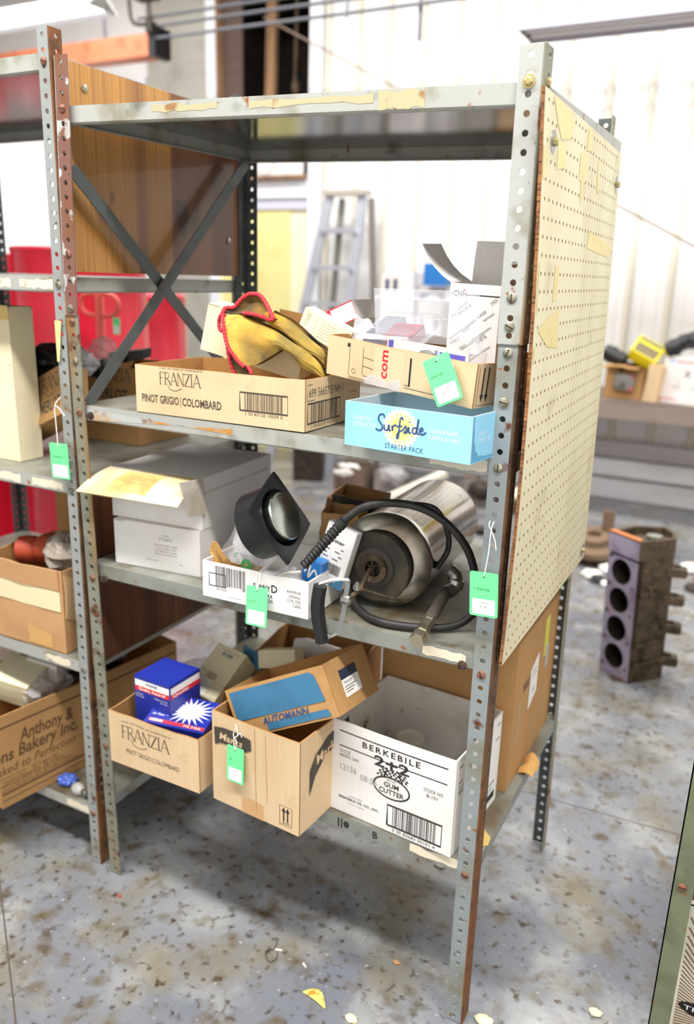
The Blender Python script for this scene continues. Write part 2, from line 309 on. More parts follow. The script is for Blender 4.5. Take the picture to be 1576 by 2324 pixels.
# ---------------------------------------------------------------- cartons
def rotm(pitch, roll, yaw): return Matrix.Rotation(yaw, 3, 'Z') @ Matrix.Rotation(pitch, 3, 'X') @ Matrix.Rotation(roll, 3, 'Y')
class Box:
    """a carton: pos = lower front left corner, dims = width, depth, height; a thing with panels and print as parts"""
    def __init__(s, name, label, cat, pos, dims, prz=(0, 0, 0), mats=(None, None), open_top=True, t=.14, bulge=.06, jag=0.0, group=None, seed=1, bottom=True):
        s.pos, s.d, s.R = V(pos), dims, rotm(*prz); w, d, h = dims; s.t = t; s.bulge = bulge
        s.th = thing(name, label, cat, s.L(w/2, d/2, 0), group); rnd = random.Random(seed); s.mats = mats
        A = lambda x, y, z: s.L(x, y, z)
        e = .035; cs = {'front': ((0, 0), (w, 0)), 'right': ((w-.004, e), (w-.004, d-e)), 'back': ((w, d), (0, d)), 'left': ((.004, d-e), (.004, e))}
        s.F = {}; mb = MB()
        for k, ((x0, y0), (x1, y1)) in cs.items():
            N = s.R @ V((y1-y0, x0-x1, 0)).normalized(); W = math.hypot(x1-x0, y1-y0); ph = rnd.random()*9; bl = bulge*rnd.uniform(.5, 1.2)
            def P(u, v, x0=x0, y0=y0, x1=x1, y1=y1, N=N, ph=ph, bl=bl):
                tp = h-(jag*(.5+.5*noise.noise((u*5+ph, ph, seed))) if (jag and open_top) else 0)
                b = bl*math.sin(math.pi*u)*(v if open_top else math.sin(math.pi*v))
                return A(x0+(x1-x0)*u, y0+(y1-y0)*u, tp*v)+N*b
            s.F[k] = Face(P, W, h, N)
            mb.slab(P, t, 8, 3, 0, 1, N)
        if bottom: mb.slab(lambda u, v: A(.05+(w-.1)*u, .05+(d-.1)*(1-v), .03), t, 2, 2, 0, 0, -(s.R @ V((0, 0, 1))))
        if not open_top:
            N = s.R @ V((0, 0, 1)); P = lambda u, v: A(w*u, d*v, h+.004); mb.slab(P, t, 4, 4, 0, 1, N); s.F['top'] = Face(P, w, d, N)
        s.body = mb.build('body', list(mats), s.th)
    def L(s, x, y, z): return s.pos+s.R @ V((x, y, z))
    def flap(s, side, ln, ang, mat, u0=0.02, u1=.98, curl=0.0, name='flap', t=None, taper=.04):  # hinged at the top edge; ang 0 = upright, + = outwards
        F = s.F[side]; N = F.N; up = s.R @ V((0, 0, 1)); a = math.radians(ang); mb = MB()
        def P(u, v):
            uu = u0+(u1-u0)*(u+(0.5-u)*2*taper*v); g = a+curl*v
            return V(F.Pf(uu, 1))+up*(math.cos(g)*ln*v)+N*(math.sin(g)*ln*v+.004)
        NN = (up*math.sin(-a)+N*math.cos(a)); mb.slab(P, t or s.t, 4, 4, 0, 0, NN)
        o = mb.build(name, mat, s.th); return Face(P, F.W*(u1-u0), ln, NN), o
    def prn(s, mb, mat, name='lettering', parent=None):
        return mb.build(name, mat, parent or s.th)
# ================================================================ the room
fl = MB(); fl.bx(-300, -120, -6, 160, 176, 0)
floor = fl.build('floor', floor_m); floor['kind'] = 'structure'
jm = MB()
for a, b in (((-44, -4.6, 0), (-22, -20.5, 0)), ((-60, 29, 0), (60, 35.8, 0))):
    a, b = V(a), V(b); d = (b-a).normalized(); n = V((-d.y, d.x, 0))*.07; jm.poly([a+n+V((0, 0, .012)), a-n+V((0, 0, .012)), b-n+V((0, 0, .012)), b+n+V((0, 0, .012))])
jm.build('floor_joint', M('joint_grime', S(84, 76, 64), .8), floor)
ce = MB(); ce.bx(-300, -120, 150, 160, 190, 156); ceil = ce.build('ceiling', M('white_ceiling', S(236, 236, 234), .7)); ceil['kind'] = 'structure'
# unseen side and front walls added to cut ambient light; opening sized to admit some
for nm, bxs in (('wall_right', ((160, -120, 0, 164, 176, 150),)), ('wall_left', ((-304, -120, 0, -300, 180, 150),)), ('wall_front', ((-304, -124, 0, 0, -120, 150), (110, -124, 0, 164, -120, 150), (0, -124, 118, 110, -120, 150)))):
    b = MB(); [b.bx(*q) for q in bxs]; o = b.build(nm, M('light_grey_wall', S(206, 206, 202), .7)); o['kind'] = 'structure'
# back wall: sheet metal behind, one object for every panel and rib in view
YW = 176.0
wb = MB()
for (x0, z0, x1, z1) in ((-300, 0, -262, 150), (-262, 0, -178, 44), (-262, 112, -178, 150), (-178, 0, -152, 150), (-152, 134, -114, 150), (-152, 77, -114, 83), (-114, 0, 160, 150)):
    wb.bx(x0, YW, z0, x1, YW+4, z1)
wall = wb.build('wall_back', wall_wh); wall['kind'] = 'structure'
ribs = [-110.9, -101.3, -92.0, -82.0, -72.0, -62.0, -52.5, -42.6, -32.0, -22.2, -12.4, -2.6, 7.4, 17.4]
pan = MB(); pan.box((.0, -.35, 0), (8.2, 0, 0), (0, .35, 0), (0, 0, 150)); pan.box((2.2, -.6, 0), (.6, 0, 0), (0, .3, 0), (0, 0, 150)); pan.box((5.4, -.6, 0), (.6, 0, 0), (0, .3, 0), (0, 0, 150))
pan = mesh_only(pan, 'panel', wall_wh)
rib = MB(); prof = [(-.9, 0), (-.5, -1.5), (.5, -1.5), (.9, 0)]
rib.rings([[V((x, y, z)) for x, y in prof] for z in (0, 150)]); rib = mesh_only(rib, 'rib', wall_beige)  # beige puts the ribs' shading into their colour
for a in ribs:
    inst(rib, 'rib', (a, YW, 0), wall); inst(pan, 'panel', (a+.9, YW, 0), wall)
# tall grey sliding panel, white posts and the header left of the doorway
gp = MB(); gp.bx(-176.5, YW-1.2, 0, -152.6, YW, 150); gp.build('door_panel', wall_grey, wall)
trims = [(-152.8, 0, -149.2, 150), (-116.4, 0, -112.4, 150), (-180.5, 0, -177, 114)]
for i, (x0, z0, x1, z1) in enumerate(trims):
    b = MB(); b.bx(x0, YW-2.2, z0, x1, YW, z1); o = b.build('trim_%d' % (i+1), trim_wh); o['kind'] = 'structure'
b = MB(); b.bx(-149.2, YW-2.0, 77.2, -116.4, YW, 82.2); o = b.build('trim_4', trim_wh); o['kind'] = 'structure'
# dark opening above the door
b = MB(); b.bx(-150.4, YW+.2, 83, -150, YW+31, 134); b.bx(-150, YW+30, 83, -114, YW+31, 134); b.bx(-150, YW, 83, -114, YW+30, 83.4); b.bx(-114.4, YW, 83, -114, YW+30, 134); b.bx(-150, YW, 133.6, -114, YW+30, 134)
b.build('recess', dark_rec, wall)
b = MB(); b.bx(-149.2, YW, 83.4, -141, YW+.6, 133.6); b.build('recess_board', brown_side, wall)
b = MB(); b.bx(-148.9, YW-2.4, 83, -147.9, YW, 134); b.bx(-117.6, YW-.4, 83, -116.5, YW, 134); b.build('recess_edge', wood_br, wall)
st = MB(); st.box((-134.2, YW+1, 83.4), (3, 0, 0), (0, 2, 0), (1.3, 0, 50)); setp(st.build('wooden_stud', wood_br, loc=(-132.7, YW+2, 83.4)), 'bare wooden stud standing in the dark opening above the door', 'lumber')
hp = MB(); hp.lathe((-123.8, YW+8, 90.5), (0, 0, 1), [(.5, 0), (4.2, .4), (6.2, 3), (6.6, 7.5), (6.2, 7.8), (5.8, 7.5), (5.2, 3), (.2, 1)], 20)
yb = thing('yellow_bowl', 'dull yellow bowl shaped lamp shade in the dark opening', 'lamp shade', (-123.8, YW+8, 83.4))
hp.build('shade', M('dull_yellow_enamel', S(176, 166, 50), .4), yb, True); b = MB(); b.tube([(-123.8, YW+2.4, 98), (-123.6, YW+2, 90), (-123, YW+2, 83.5)], .6, 6); b.build('cord', blk_pl, yb)
b = MB(); b.tube([(-124, YW+3, 99), (-125, YW+4, 108), (-124.4, YW+4, 133)], .5, 6); b.lathe((-124.4, YW+3.6, 108), (0, 0, 1), [(.6, -2), (1.3, -1), (1.3, 1.4), (.5, 2.4)], 12); b.build('hanger', iron, yb, True)
b = MB(); b.lathe((-115.6, YW+4, 99), (1, -1, .2), [(.1, 0), (1.6, .3), (1.9, 1.2), (1.4, 1.8), (.2, 2)], 12); setp(b.build('bulb_cap', white_pl, None, True, loc=(-118, YW+6, 97)), 'small pale knob beside the yellow shade', 'knob')
sb = MB(); sb.bx(-140, YW-4, 82.3, -116.6, YW-1, 83.3); setp(sb.build('wall_shelf_board', wood_br, loc=(-128, YW-2, 82.3)), 'narrow brown ledge board over the yellow door', 'ledge')
sb = MB(); sb.bx(-139, YW-3.6, 83.35, -117.5, YW-2.8, 88); setp(sb.build('pale_sign_board', M('pale_lilac_board', S(226, 220, 220), .6), loc=(-128, YW-3, 83.35)), 'blank pale board leaning above the yellow door', 'board')
wi = MB(); wi.tube(curve([(-134.5, YW-6, 87), (-133, YW-6, 84.6), (-130, YW-6, 83.5), (-127.6, YW-6, 83.4), (-126.2, YW-6, 85.6), (-125.4, YW-6, 87.5)], 4), .14, 5); setp(wi.build('stiff_wire', M('brass_wire', S(150, 130, 60), .4, .5), None, True, loc=(-130, YW-6, 83.35)), 'bent brass wire hooked over the ledge above the door', 'wire')
# yellow door
d = MB(); d.bx(-149.2, YW-.6, 0, -123.4, YW+1.2, 77.2)
door = d.build('door_1', door_y); door['kind'] = 'structure'
b = MB(); b.bx(-123.4, YW-.2, 0, -116.4, YW+1, 77.2); b.build('jamb', M('sunlit_yellow_jamb', S(246, 242, 206), .5), door)  # jamb is a lighter yellow-white than the door
b = MB(); b.bx(-149.2, YW-1.2, 74, -117, YW-.5, 77.2); b.build('head_trim', M('lilac_trim', S(206, 206, 222), .5), door)
b = MB(); b.lathe((-125.4, YW-.6, 40), (0, -1, 0), [(.5, 0), (.5, 1.2), (1.2, 1.4), (1.2, 2.4), (.3, 2.8)], 14); b.build('door_knob', galv, door, True)
# bright shop window, far left
wn = struct('window_1', (-220, YW, 44))
b = MB()
for x in (-262, -220, -179): b.bx(x-.7, YW-.6, 44, x+.7, YW+2, 112)
for z in (44.6, 111.4): b.bx(-262, YW-.5, z-.6, -178.5, YW+1.9, z+.6)
b.build('window_frame', trim_wh, wn)
pn = MB(); pn.bx(.7, 0, .6, 40.6, .15, 66.2); pn = mesh_only(pn, 'pane', glassm)
for x in (-262, -220): inst(pn, 'pane', (x, YW+1, 44.6), wn)
# orange beam, conduits, lamps and cables overhead
b = MB(); b.bx(-262, 150, 112.8, -154.3, 151, 118.4); b.bx(-262, 151, 117.6, -154.3, 156, 118.4); b.bx(-262, 151, 112.8, -154.3, 156, 113.6)
bm = thing('orange_steel_beam', 'orange primed steel channel beam under the lamps', 'beam', (-208, 153, 112.8)); b.build('channel', orange_pt, bm)
b = MB(); b.bx(-154.2, 149.4, 112.4, -151.8, 156.4, 120); b.build('end_plate', blk_pl, bm)
b = MB(); b.tube([(-172, 152, 118.5), (-173, 152, 150)], .5, 6); b.build('hanger_rod', conduit, bm)
for i, (z, y, lb) in enumerate(((116.2, 150, 'lowest of the three grey conduits crossing overhead'), (119.2, 150, 'middle of the three grey conduits crossing overhead'), (121.6, 150, 'topmost of the three grey conduits crossing overhead'))):
    b = MB(); b.tube([(-152 if i != 2 else -158, y, z+.5), (40, y, z)], .42, 8); setp(b.build('conduit_pipe', conduit, None, True, loc=(-50, y, z)), lb, 'pipe', 'overhead conduits')
b = MB(); b.tube(curve([(-160, 149, 128), (-159.4, 149, 122), (-157, 149, 120.4), (-151, 149, 120)], 4), .5, 7); b.lathe((-153, 149, 118), (0, 0, 1), [(1.1, 0), (1.1, 3), (.5, 3.4), (.5, 12)], 10); b.bx(-157, 147.5, 126, -150.5, 151, 133)
setp(b.build('pipe_bracket', dark_stuff, None, True, loc=(-154, 149, 118)), 'dark pipe bracket clamped where the conduits meet the orange beam', 'bracket')
b = MB(); b.tube([(-92, 150, 115.6), (-91.6, 150, 124), (-91.5, 150, 150)], .45, 6); setp(b.build('strap_hanger', conduit, None, True, loc=(-92, 150, 124)), 'thin strap hanger holding the conduits under the ceiling', 'hanger')
b = MB(); b.bx(-73.4, 151, 109, -72.5, 151.6, 124); setp(b.build('hanging_strip', conduit, loc=(-73, 151, 109)), 'short grey metal strip hanging before the white ribs', 'strip')
p = [(-131.5, 173.4, 125.7), (-5.7, 150, 63.05), (121, 126.4, .2)]
b = MB(); b.tube([V(p[0])+(V(p[2])-V(p[0]))*(k/12) for k in range(13)], .26, 6); setp(b.build('guy_cable', M('brown_cable', S(150, 130, 116), .6), None, True, loc=p[2]), 'thin brown cable slanting down across the white ribbed wall', 'cable')
def lamp(name, label, x0, x1, y, z, lit, power):
    t = thing(name, label, 'lamp', ((x0+x1)/2, y, z), 'fluorescent shop lamps')
    b = MB(); b.rings([[V((x, y+a, z+c)) for a, c in ((-5.5, 0), (-1.6, 3.4), (1.6, 3.4), (5.5, 0), (5.2, -.2), (1.4, 3.0), (-1.4, 3.0), (-5.2, -.2))] for x in (x0, x1)]); b.build('reflector', lamp_wh if lit else M('dull_lamp_reflector', S(168, 166, 178), .35, .3), t)
    for dy in (-2, 2):
        b = MB(); b.tube([(x0+1, y+dy, z+.9), (x1-1, y+dy, z+.9)], .75, 10); b.build('tube', tube_em if lit else lamp_wh, t, True)
    for x in (x0+.3, x1-.5):
        b = MB(); b.rings([[V((xx, y+a, z+c)) for a, c in ((-5.3, -.1), (-1.5, 3.3), (1.5, 3.3), (5.3, -.1))] for xx in (x, x+.25)]); b.build('end_cap', galv, t)
    for x in (x0+8, x1-8):
        b = MB(); b.tube([(x, y, z+3.4), (x+1, y, 150)], .08, 4); b.build('hanging_wire', conduit, t)
lamp('fluorescent_lamp', 'unlit fluorescent shop lamp with metal reflector hanging at the right', -44, 52, 140, 104.4, False, 0)
lamp('fluorescent_lamp', 'glowing white fluorescent lamp above the orange beam', -250, -152, 130, 118.6, True, 0)
# ================================================================ shelving units
def scr(mats, rr=.3, h=.13):
    b = MB(); b.lathe((0, 0, 0), (0, -1, 0), [(rr, 0), (rr*.96, h*.5), (rr*.7, h*.9), (.01, h)], 16)
    b.box((-rr*.8, -h*1.02, -.035), (rr*1.6, 0, 0), (0, .03, 0), (0, 0, .07), 1); return mesh_only(b, 'screw', mats, True)
SCR_Z, SCR_R = scr([bolt_zinc, slot_dark]), scr([bolt_rust, slot_dark])
b = MB(); b.lathe((0, 0, 0), (0, -1, 0), [(.36, 0), (.36, .06), (.1, .07)], 18); b.lathe((0, -.06, 0), (0, -1, 0), [(.24, 0), (.24, .16), (.16, .2)], 6); HEX = mesh_only(b, 'hex', [M('brass_hex', S(186, 172, 120), .35, .6)])
def lin(z, top, bot, zk=50.6): return (top[0]*(z-zk)/17, top[1]*(z-zk)/17) if z > zk else (bot[0]*(zk-z)/50.6, bot[1]*(zk-z)/50.6)
def angle_post(th, x, y, sx, sy, z0, n, pitch, fm, sm, lean=None, hole=.6, fl=1.35, t=.09, solid=(), up=None, cham=.16):
    """perforated angle: corner towards (sx, sy); hole column of the x-flange at x, outer face at y"""
    b = MB(); cx = x+sx*(fl-hole)
    def px(yy, tt): return (lambda u, v, w: V((cx-sx*(cham+u), yy-sy*w, z0+v)))
    def side(u, v, w): return V((cx-sx*w, y-sy*(cham+u), z0+v))
    b.perf(lambda u, v, w: V((cx-sx*(cham+u) if sx*sy > 0 else cx-sx*(cham+(fl-cham)-u), y-sy*w, z0+v)), fl-cham, n, pitch, (fl-cham-hole) if sx*sy > 0 else hole, .19, t, 12, solid)
    b.perf(lambda u, v, w: V((cx-sx*w, y-sy*(cham+u) if sx*sy < 0 else y-sy*(cham+(fl-cham)-u), z0+v)), fl-cham, n, pitch, (fl-cham)/2, .17, t, 10, solid, 1)
    H = n*pitch; prev = None                    # rounded corner
    arc = [(cham-cham*math.sin(a), cham-cham*math.cos(a)) for a in (0, .52, 1.05, 1.5708)]
    pts = [(cx-sx*a, y-sy*c) for a, c in arc]
    for (ax, ay), (bx2, by2) in zip(pts, pts[1:]):
        q = [V((ax, ay, z0)), V((bx2, by2, z0)), V((bx2, by2, z0+H)), V((ax, ay, z0+H))]
        b.poly(q if sx*sy < 0 else q[::-1], 1)
    if up: b2 = up; b.v += []; 
    xf = (lambda p: p+V((lean(p.z)[0], lean(p.z)[1], 0))) if lean else None
    return b.build('post', [fm, sm], th, False, xf=xf)
def shelf_part(th, x0, x1, y0, y1, zc, lip=1.2, mats=None, name='shelf'):
    """zc: z of the top surface at FL, FR, BR, BL"""
    zf = lambda x, y: (lambda u, v: (zc[0]*(1-u)+zc[1]*u)*(1-v)+(zc[3]*(1-u)+zc[2]*u)*v)((x-x0)/(x1-x0), (y-y0)/(y1-y0))
    b = MB(); P = lambda x, y, dz=0: V((x, y, zf(x, y)+dz))
    n = 6
    for i in range(n):
        a, c = x0+(x1-x0)*i/n, x0+(x1-x0)*(i+1)/n
        b.quad(P(a, y0), P(c, y0), P(c, y1), P(a, y1), 0); b.quad(P(c, y0+.1, -.07), P(a, y0+.1, -.07), P(a, y1-.1, -.07), P(c, y1-.1, -.07), 1)
        for yy, s2 in ((y0, 1), (y1, -1)):      # front and rear lip with rolled return
            r1 = [(yy, -.0), (yy, -lip+.12), (yy+s2*.12, -lip), (yy+s2*.6, -lip), (yy+s2*.6, -lip+.08), (yy+s2*.14, -lip+.1), (yy+s2*.08, -.07)]
            for (ya, za), (yb2, zb) in zip(r1, r1[1:]):
                q = [P(a, ya, za), P(a, yb2, zb), P(c, yb2, zb), P(c, ya, za)]
                b.poly(q if s2 > 0 else q[::-1], 2)
    for xx, s2 in ((x0, 1), (x1, -1)):
        r1 = [(xx, 0), (xx, -lip+.12), (xx+s2*.12, -lip), (xx+s2*.5, -lip), (xx+s2*.5, -lip+.08), (xx+s2*.14, -lip+.1), (xx+s2*.08, -.07)]
        for (xa, za), (xb, zb) in zip(r1, r1[1:]):
            q = [P(xa, y0, za), P(xa, y1, za), P(xb, y1, zb), P(xb, y0, zb)]
            b.poly(q if s2 < 0 else q[::-1], 3)
    return b.build(name, mats or [shelf_top, steel_under, steel, steel], th), P
def residue(parent, P, y0, us, mat, name='tape_residue', seed=1, lo=-1.0, hi=-.15):
    rnd = random.Random(seed)
    for (a, c) in us:
        n = 9; top = []; bot = []
        for i in range(n+1):
            x = a+(c-a)*i/n; e = .14*math.sin(math.pi*i/n)
            top.append(P(x, y0, hi-rnd.uniform(0, .18))+V((0, -.015, 0))); bot.append(P(x, y0, lo+rnd.uniform(0, .18))+V((0, -.015, 0)))
        b = MB(); k = b.pts(bot+top)
        for i in range(n): b.face((k+i, k+i+1, k+n+2+i, k+n+1+i))
        b.build(name, mat, parent)
U = thing('shelving_unit', 'grey steel shelving unit with a pegboard on its right side', 'shelving', (-17, 12, 0), 'steel shelving units')
leanFR = lambda z: lin(z, (-.2, .58), (-.28, .84)); leanFL = lambda z: lin(z, (.18, .35), (.88, .14)); leanBR = lambda z: (-.9*max(z, 0)/67, 0); leanBL = lambda z: (0, 0)
angle_post(U, 0, 0, 1, -1, .1, 51, 1.0, M('blue_grey_post_paint', S(138, 146, 148), .45, 0, [(S(120, 112, 84), 9, .52, .72), (RUST, 22, .62, .7), (RUST2, 70, .66, .72)], .15, 120), post_rust, leanFR)
fu = angle_post(U, 0, -.1, 1, -1, 51.0, 16, .9425+.04, post_paint, post_dirty, leanFR, .66, 1.47)
angle_post(U, -34.58, 0, -1, -1, .1, 51, 1.0, post_dirty, post_dirty, leanFL)
angle_post(U, -34.58, -.1, -1, -1, 51.1, 18, 1.0, post_brown, post_paint, leanFL, .62, 1.36)
angle_post(U, 0, 24.6, 1, 1, .1, 67, 1.0, steel_dark, post_dirty, leanBR)
angle_post(U, -34.58, 24.6, -1, 1, .1, 68, 1.0, steel_dark, steel_dark, leanBL)
SH = {}
YL = {'top': .62, 's2': .3, 's3': .48, 's4': .74}
for key, zc, mats in (('top', (65.85, 64.9, 65.3, 66.2), [shelf_top, steel_under, steel, steel]), ('s2', (44.2, 44.1, 44.2, 44.3), None), ('s3', (30.8, 30.9, 30.9, 30.8), [shelf_top, steel_under, steel2, steel2]), ('s4', (14.6, 14.7, 14.7, 14.6), [shelf_top, steel_under, steel2, steel2])):
    SH[key] = shelf_part(U, -34.75, .5, YL[key], 24.4, zc, 1.22, mats)
o, P = SH['top']; residue(o, P, YL['top'], ((-26.5, -21), (-18.5, -9.6)), tape_tan, seed=3, lo=-.75); residue(o, P, YL['top'], ((-9.3, -6.3),), tape_tan, seed=4, lo=-1.15, hi=-.02)
o, P = SH['s2']; residue(o, P, YL['s2'], ((-4.6, -.8),), tape_res, seed=5)
b = MB(); k = 10
for i in range(k):
    a, c = -33.9+(14)*i/k, -33.9+14*(i+1)/k; b.quad(P(a, .285, -1.18+.08*i), P(c, .285, -1.18+.08*(i+1)), P(c, .285, -.3-.05*(i+1)), P(a, .285, -.3-.05*i))
b.build('rust_streak', lip_rust, o)
o, P = SH['s3']; residue(o, P, YL['s3'], ((-4.4, -1.3),), tape_res, seed=6)
o, P = SH['s4']; residue(o, P, YL['s4'], ((-4.6, -.6),), tape_res, seed=8); F4 = flat_face(P(-10.8, .74, -1.1), P(-7.0, .74, -1.1), P(-10.8, .74, -.1))
b = MB(); [rect(b, F4, .15+q*.28, .1, .28+q*.28, .9, .016) for q in (0, 1)]; b.build('marker_stroke', ink, o)['kind'] = 'stuff'; b = MB(); fan(b, F4, [(.9+.25*math.cos(6.283*i/10), .5+.3*math.sin(6.283*i/10)) for i in range(10)], .016); b.build('marker_blot', ink, o); b = MB(); text(b, F4, 'B', 3.1, .2, .6, bold=1, off=.016); b.build('marker_writing', ink, o)
for z, sx in ((64.86, HEX), (52.0, SCR_Z), (50.5, SCR_Z), (47.6, SCR_Z), (43.6, SCR_Z), (29.6, SCR_R), (13.6, SCR_R), (53.6, SCR_Z)):
    dx, dy = leanFR(z); inst(sx, 'screw', (dx, dy-.0 if z < 51 else dy-.1, z), U, (0, random.uniform(0, 3), 0))
for z, sx in ((65.6, SCR_R), (55.6, SCR_R), (51.6, SCR_Z), (50.6, SCR_R), (47.6, SCR_Z), (43.6, SCR_R), (29.6, SCR_R), (13.6, SCR_R)):
    dx, dy = leanFL(z); inst(sx, 'screw', (-34.58+dx, dy if z < 51 else dy-.1, z), U, (0, random.uniform(0, 3), 0))
for (x, y, z) in ((-33.5, .3, 43.4), (-33.2, .45, 29.6), (-1.5, .45, 29.9)):     # greasy nuts on the front lips
    b = MB(); b.lathe((x, y, z), (0, -1, 0), [(.34, 0), (.32, .1), (.24, .14), (.22, .34), (.08, .38)], 8); b.build('lip_bolt', M('greasy_rust', S(92, 70, 58), .5, .3, [(S(50, 40, 36), 60, .45, .6)], .4, 200), U)
def brace(th, a, c, w=1.05, mat=steel_dark, nx=-1):
    a, c = V(a), V(c); d = (c-a).normalized(); n = V((1, 0, 0)); s2 = d.cross(n).normalized()*w/2; b = MB()
    b.box(a-s2, c-a, s2*2, n*.1); return b.build('cross_brace', mat, th)
brace(U, (-34.1, .4, 61.6), (-34.1, 24.2, 41.2)); brace(U, (-33.9, .4, 44.3), (-33.9, 22.6, 64.8))
b = MB(); b.box((-33.78, 9.2, 53.3), (0, .9, .8), (0, .35, -.35), (.03, 0, 0)); b.build('brace_tape', M('grey_tape', S(92, 92, 84), .6), U)
# pegboard bolted to the right side, every hole a real hole
def pegP(u, v, w):
    U_, V_ = u/24.6, v/34.0
    TF, TB, BF, BB = V((.98, -.45, 64.42)), V((.62, 24.2, 64.4)), V((1.2, .28, 30.6)), V((1.25, 24.2, 31.0))
    p = (BF*(1-U_)+BB*U_)*(1-V_)+(TF*(1-U_)+TB*U_)*V_
    bow = .42*math.sin(math.pi*V_)*(1-.75*U_)
    return p+V((bow-w, 0, 0))
b = MB(); cols = [.9+k*.985 for k in range(24)]
b.perf(pegP, 24.6, 34, 1.0, cols, .12, .14, 8, set([(31, 1), (31, 2), (31, 23), (33, 23), (21, 3), (21, 4), (21, 5)]), 0, 1)
peg = b.build('pegboard', [pegm, pegbk], U)
b = MB()
for k in range(120):                           # frayed front edge
    v = 34*k/120; r1 = random.uniform(0, .07); b.quad(pegP(-r1, v, .0), pegP(-r1, v, .2), pegP(-r1*.5, v+.29, .2), pegP(-r1*.5, v+.29, 0)); b.quad(pegP(0, v, -.002), pegP(-r1, v, 0), pegP(-r1*.5, v+.29, 0), pegP(0, v+.29, -.002))
b.build('frayed_edge', pegbk, peg)
def pegscrap(ps, mat=yel_tape, nm='tape_scrap'):
    b = MB(); b.poly([pegP(u, v, -.02) for u, v in ps]); b.build(nm, mat, peg)
for ps in ([(2, 33.9), (6, 33.9), (7.4, 33.3), (6.6, 32.4), (4.2, 32.0), (3, 32.8)], [(3.3, 30.3), (5.4, 30.6), (5.4, 31.9), (3.4, 31.8)], [(9.5, 30.4), (11.5, 30.4), (12, 32.3), (9.6, 32.0)], [(10.2, 29.0), (11, 29.6), (11, 30.4), (10.1, 30.4)], [(11.4, 32.4), (13, 32.6), (12.6, 33.8), (11.6, 33.8)], [(15.6, 30.4), (16.6, 30.2), (16.2, 32.6), (15.5, 32.2)], [(.9, 21.3), (3.6, 20.2), (6.4, 20.0), (6.2, 22.4), (3.2, 22.0)], [(4.1, 22.9), (5.3, 23.0), (5.5, 25.0), (4.4, 25.0)], [(13.4, 26.4), (22.5, 26.0), (23.6, 26.7), (22, 27.1), (14.2, 27.5)], [(.1, 29.4), (.8, 29.6), (.9, 31), (.1, 31.2)], [(.2, 19.4), (.6, 19.5), (.6, 20.4), (.2, 20.4)], [(.3, 22.2), (.5, 22.4), (.6, 25.2), (.3, 25)]): pegscrap(ps)
for (u, v) in ((2.2, 31.6), (23.4, 31.6), (23.5, 1.0)):
    c = pegP(u, v, 0); b = MB(); b.lathe(c, (1, 0, 0), [(.62, 0), (.62, .05), (.2, .07)], 20); b.build('washer', galv, peg, True)
    b = MB(); b.lathe(c+V((.06, 0, 0)), (1, 0, 0), [(.24, 0), (.24, .2), (.14, .24)], 6); b.build('hex_bolt', M('brass_hex', S(186, 172, 120)), peg)
dx, dy = leanFR(64.8); b = MB(); b.lathe((.76+dx, .62+dy, 64.9), (1, 0, 0), [(.26, 0), (.26, .2), (.16, .24)], 6); b.build('hex_bolt', M('brass_hex', S(186, 172, 120)), U)
# ---------------------------------------------------------------- the neighbouring unit on the left
Lu = thing('shelving_unit', 'older grey steel shelving unit at the left edge with plywood on its side', 'shelving', (-54, 12, 0), 'steel shelving units')
leanL = lambda z: (.25*(z/70)-.1, .16)
angle_post(Lu, -36.25, .2, 1, -1, 0.05, 71, 1.0, M('dull_grey_post_paint', S(146, 150, 148), .45, 0, [(S(124, 116, 92), 10, .52, .72), (RUST, 26, .63, .7)], .15, 120), post_rust, leanL, .55, 1.2, cham=.14)
angle_post(Lu, -36.6, 24.7, 1, 1, 0.05, 71, 1.0, steel, steel_dark)
angle_post(Lu, -71, 24.7, -1, 1, 0.05, 71, 1.0, steel_dark, steel_dark)
angle_post(Lu, -71, .2, -1, -1, 0.05, 71, 1.0, post_paint, post_rust)
for z, us in ((69.45, ()), (53.9, ((-40.6, -36.9), (-44, -41.6))), (37.6, ((-41, -37.4), (-46, -42.4))), (21.05, ((-41.2, -38),)), (6.1, ((-39.8, -37),))):
    o, P = shelf_part(Lu, -71.4, -36.0, .5, 24.5, (z, z, z, z), 1.2); residue(o, P, .5, us, tape_res, seed=int(z))
    inst(SCR_R if z in (69.45, 6.1) else SCR_Z, 'screw', (-36.25+leanL(z)[0], .36, z-.6), Lu, (0, z, 0))
for z0, z1, mt, zt in ((54.3, 69.2, plyA, 0), (20.8, 36.4, plyB, 0)):
    b = MB(); b.bx(-35.6, .9, z0, -35.36, 24.3, z1, 0); b.bx(-35.61, .86, z0, -35.35, .92, z1, 1); o = b.build('plywood_panel', [mt, ply_edge], Lu)
for (y, z) in ((3.4, 67.6), (21.6, 57.6)):
    b = MB(); b.lathe((-35.35, y, z), (1, 0, 0), [(.3, 0), (.28, .12), (.1, .2)], 12); b.build('carriage_bolt', bolt_zinc, Lu, True)
b = MB(); b.slab(lambda u, v: V((-36.75+.75*u*(1-.6*v), .28-.05*u, 50.6-3.2*v)), .03, 3, 5); b.build('torn_tape', yel_tape, Lu)
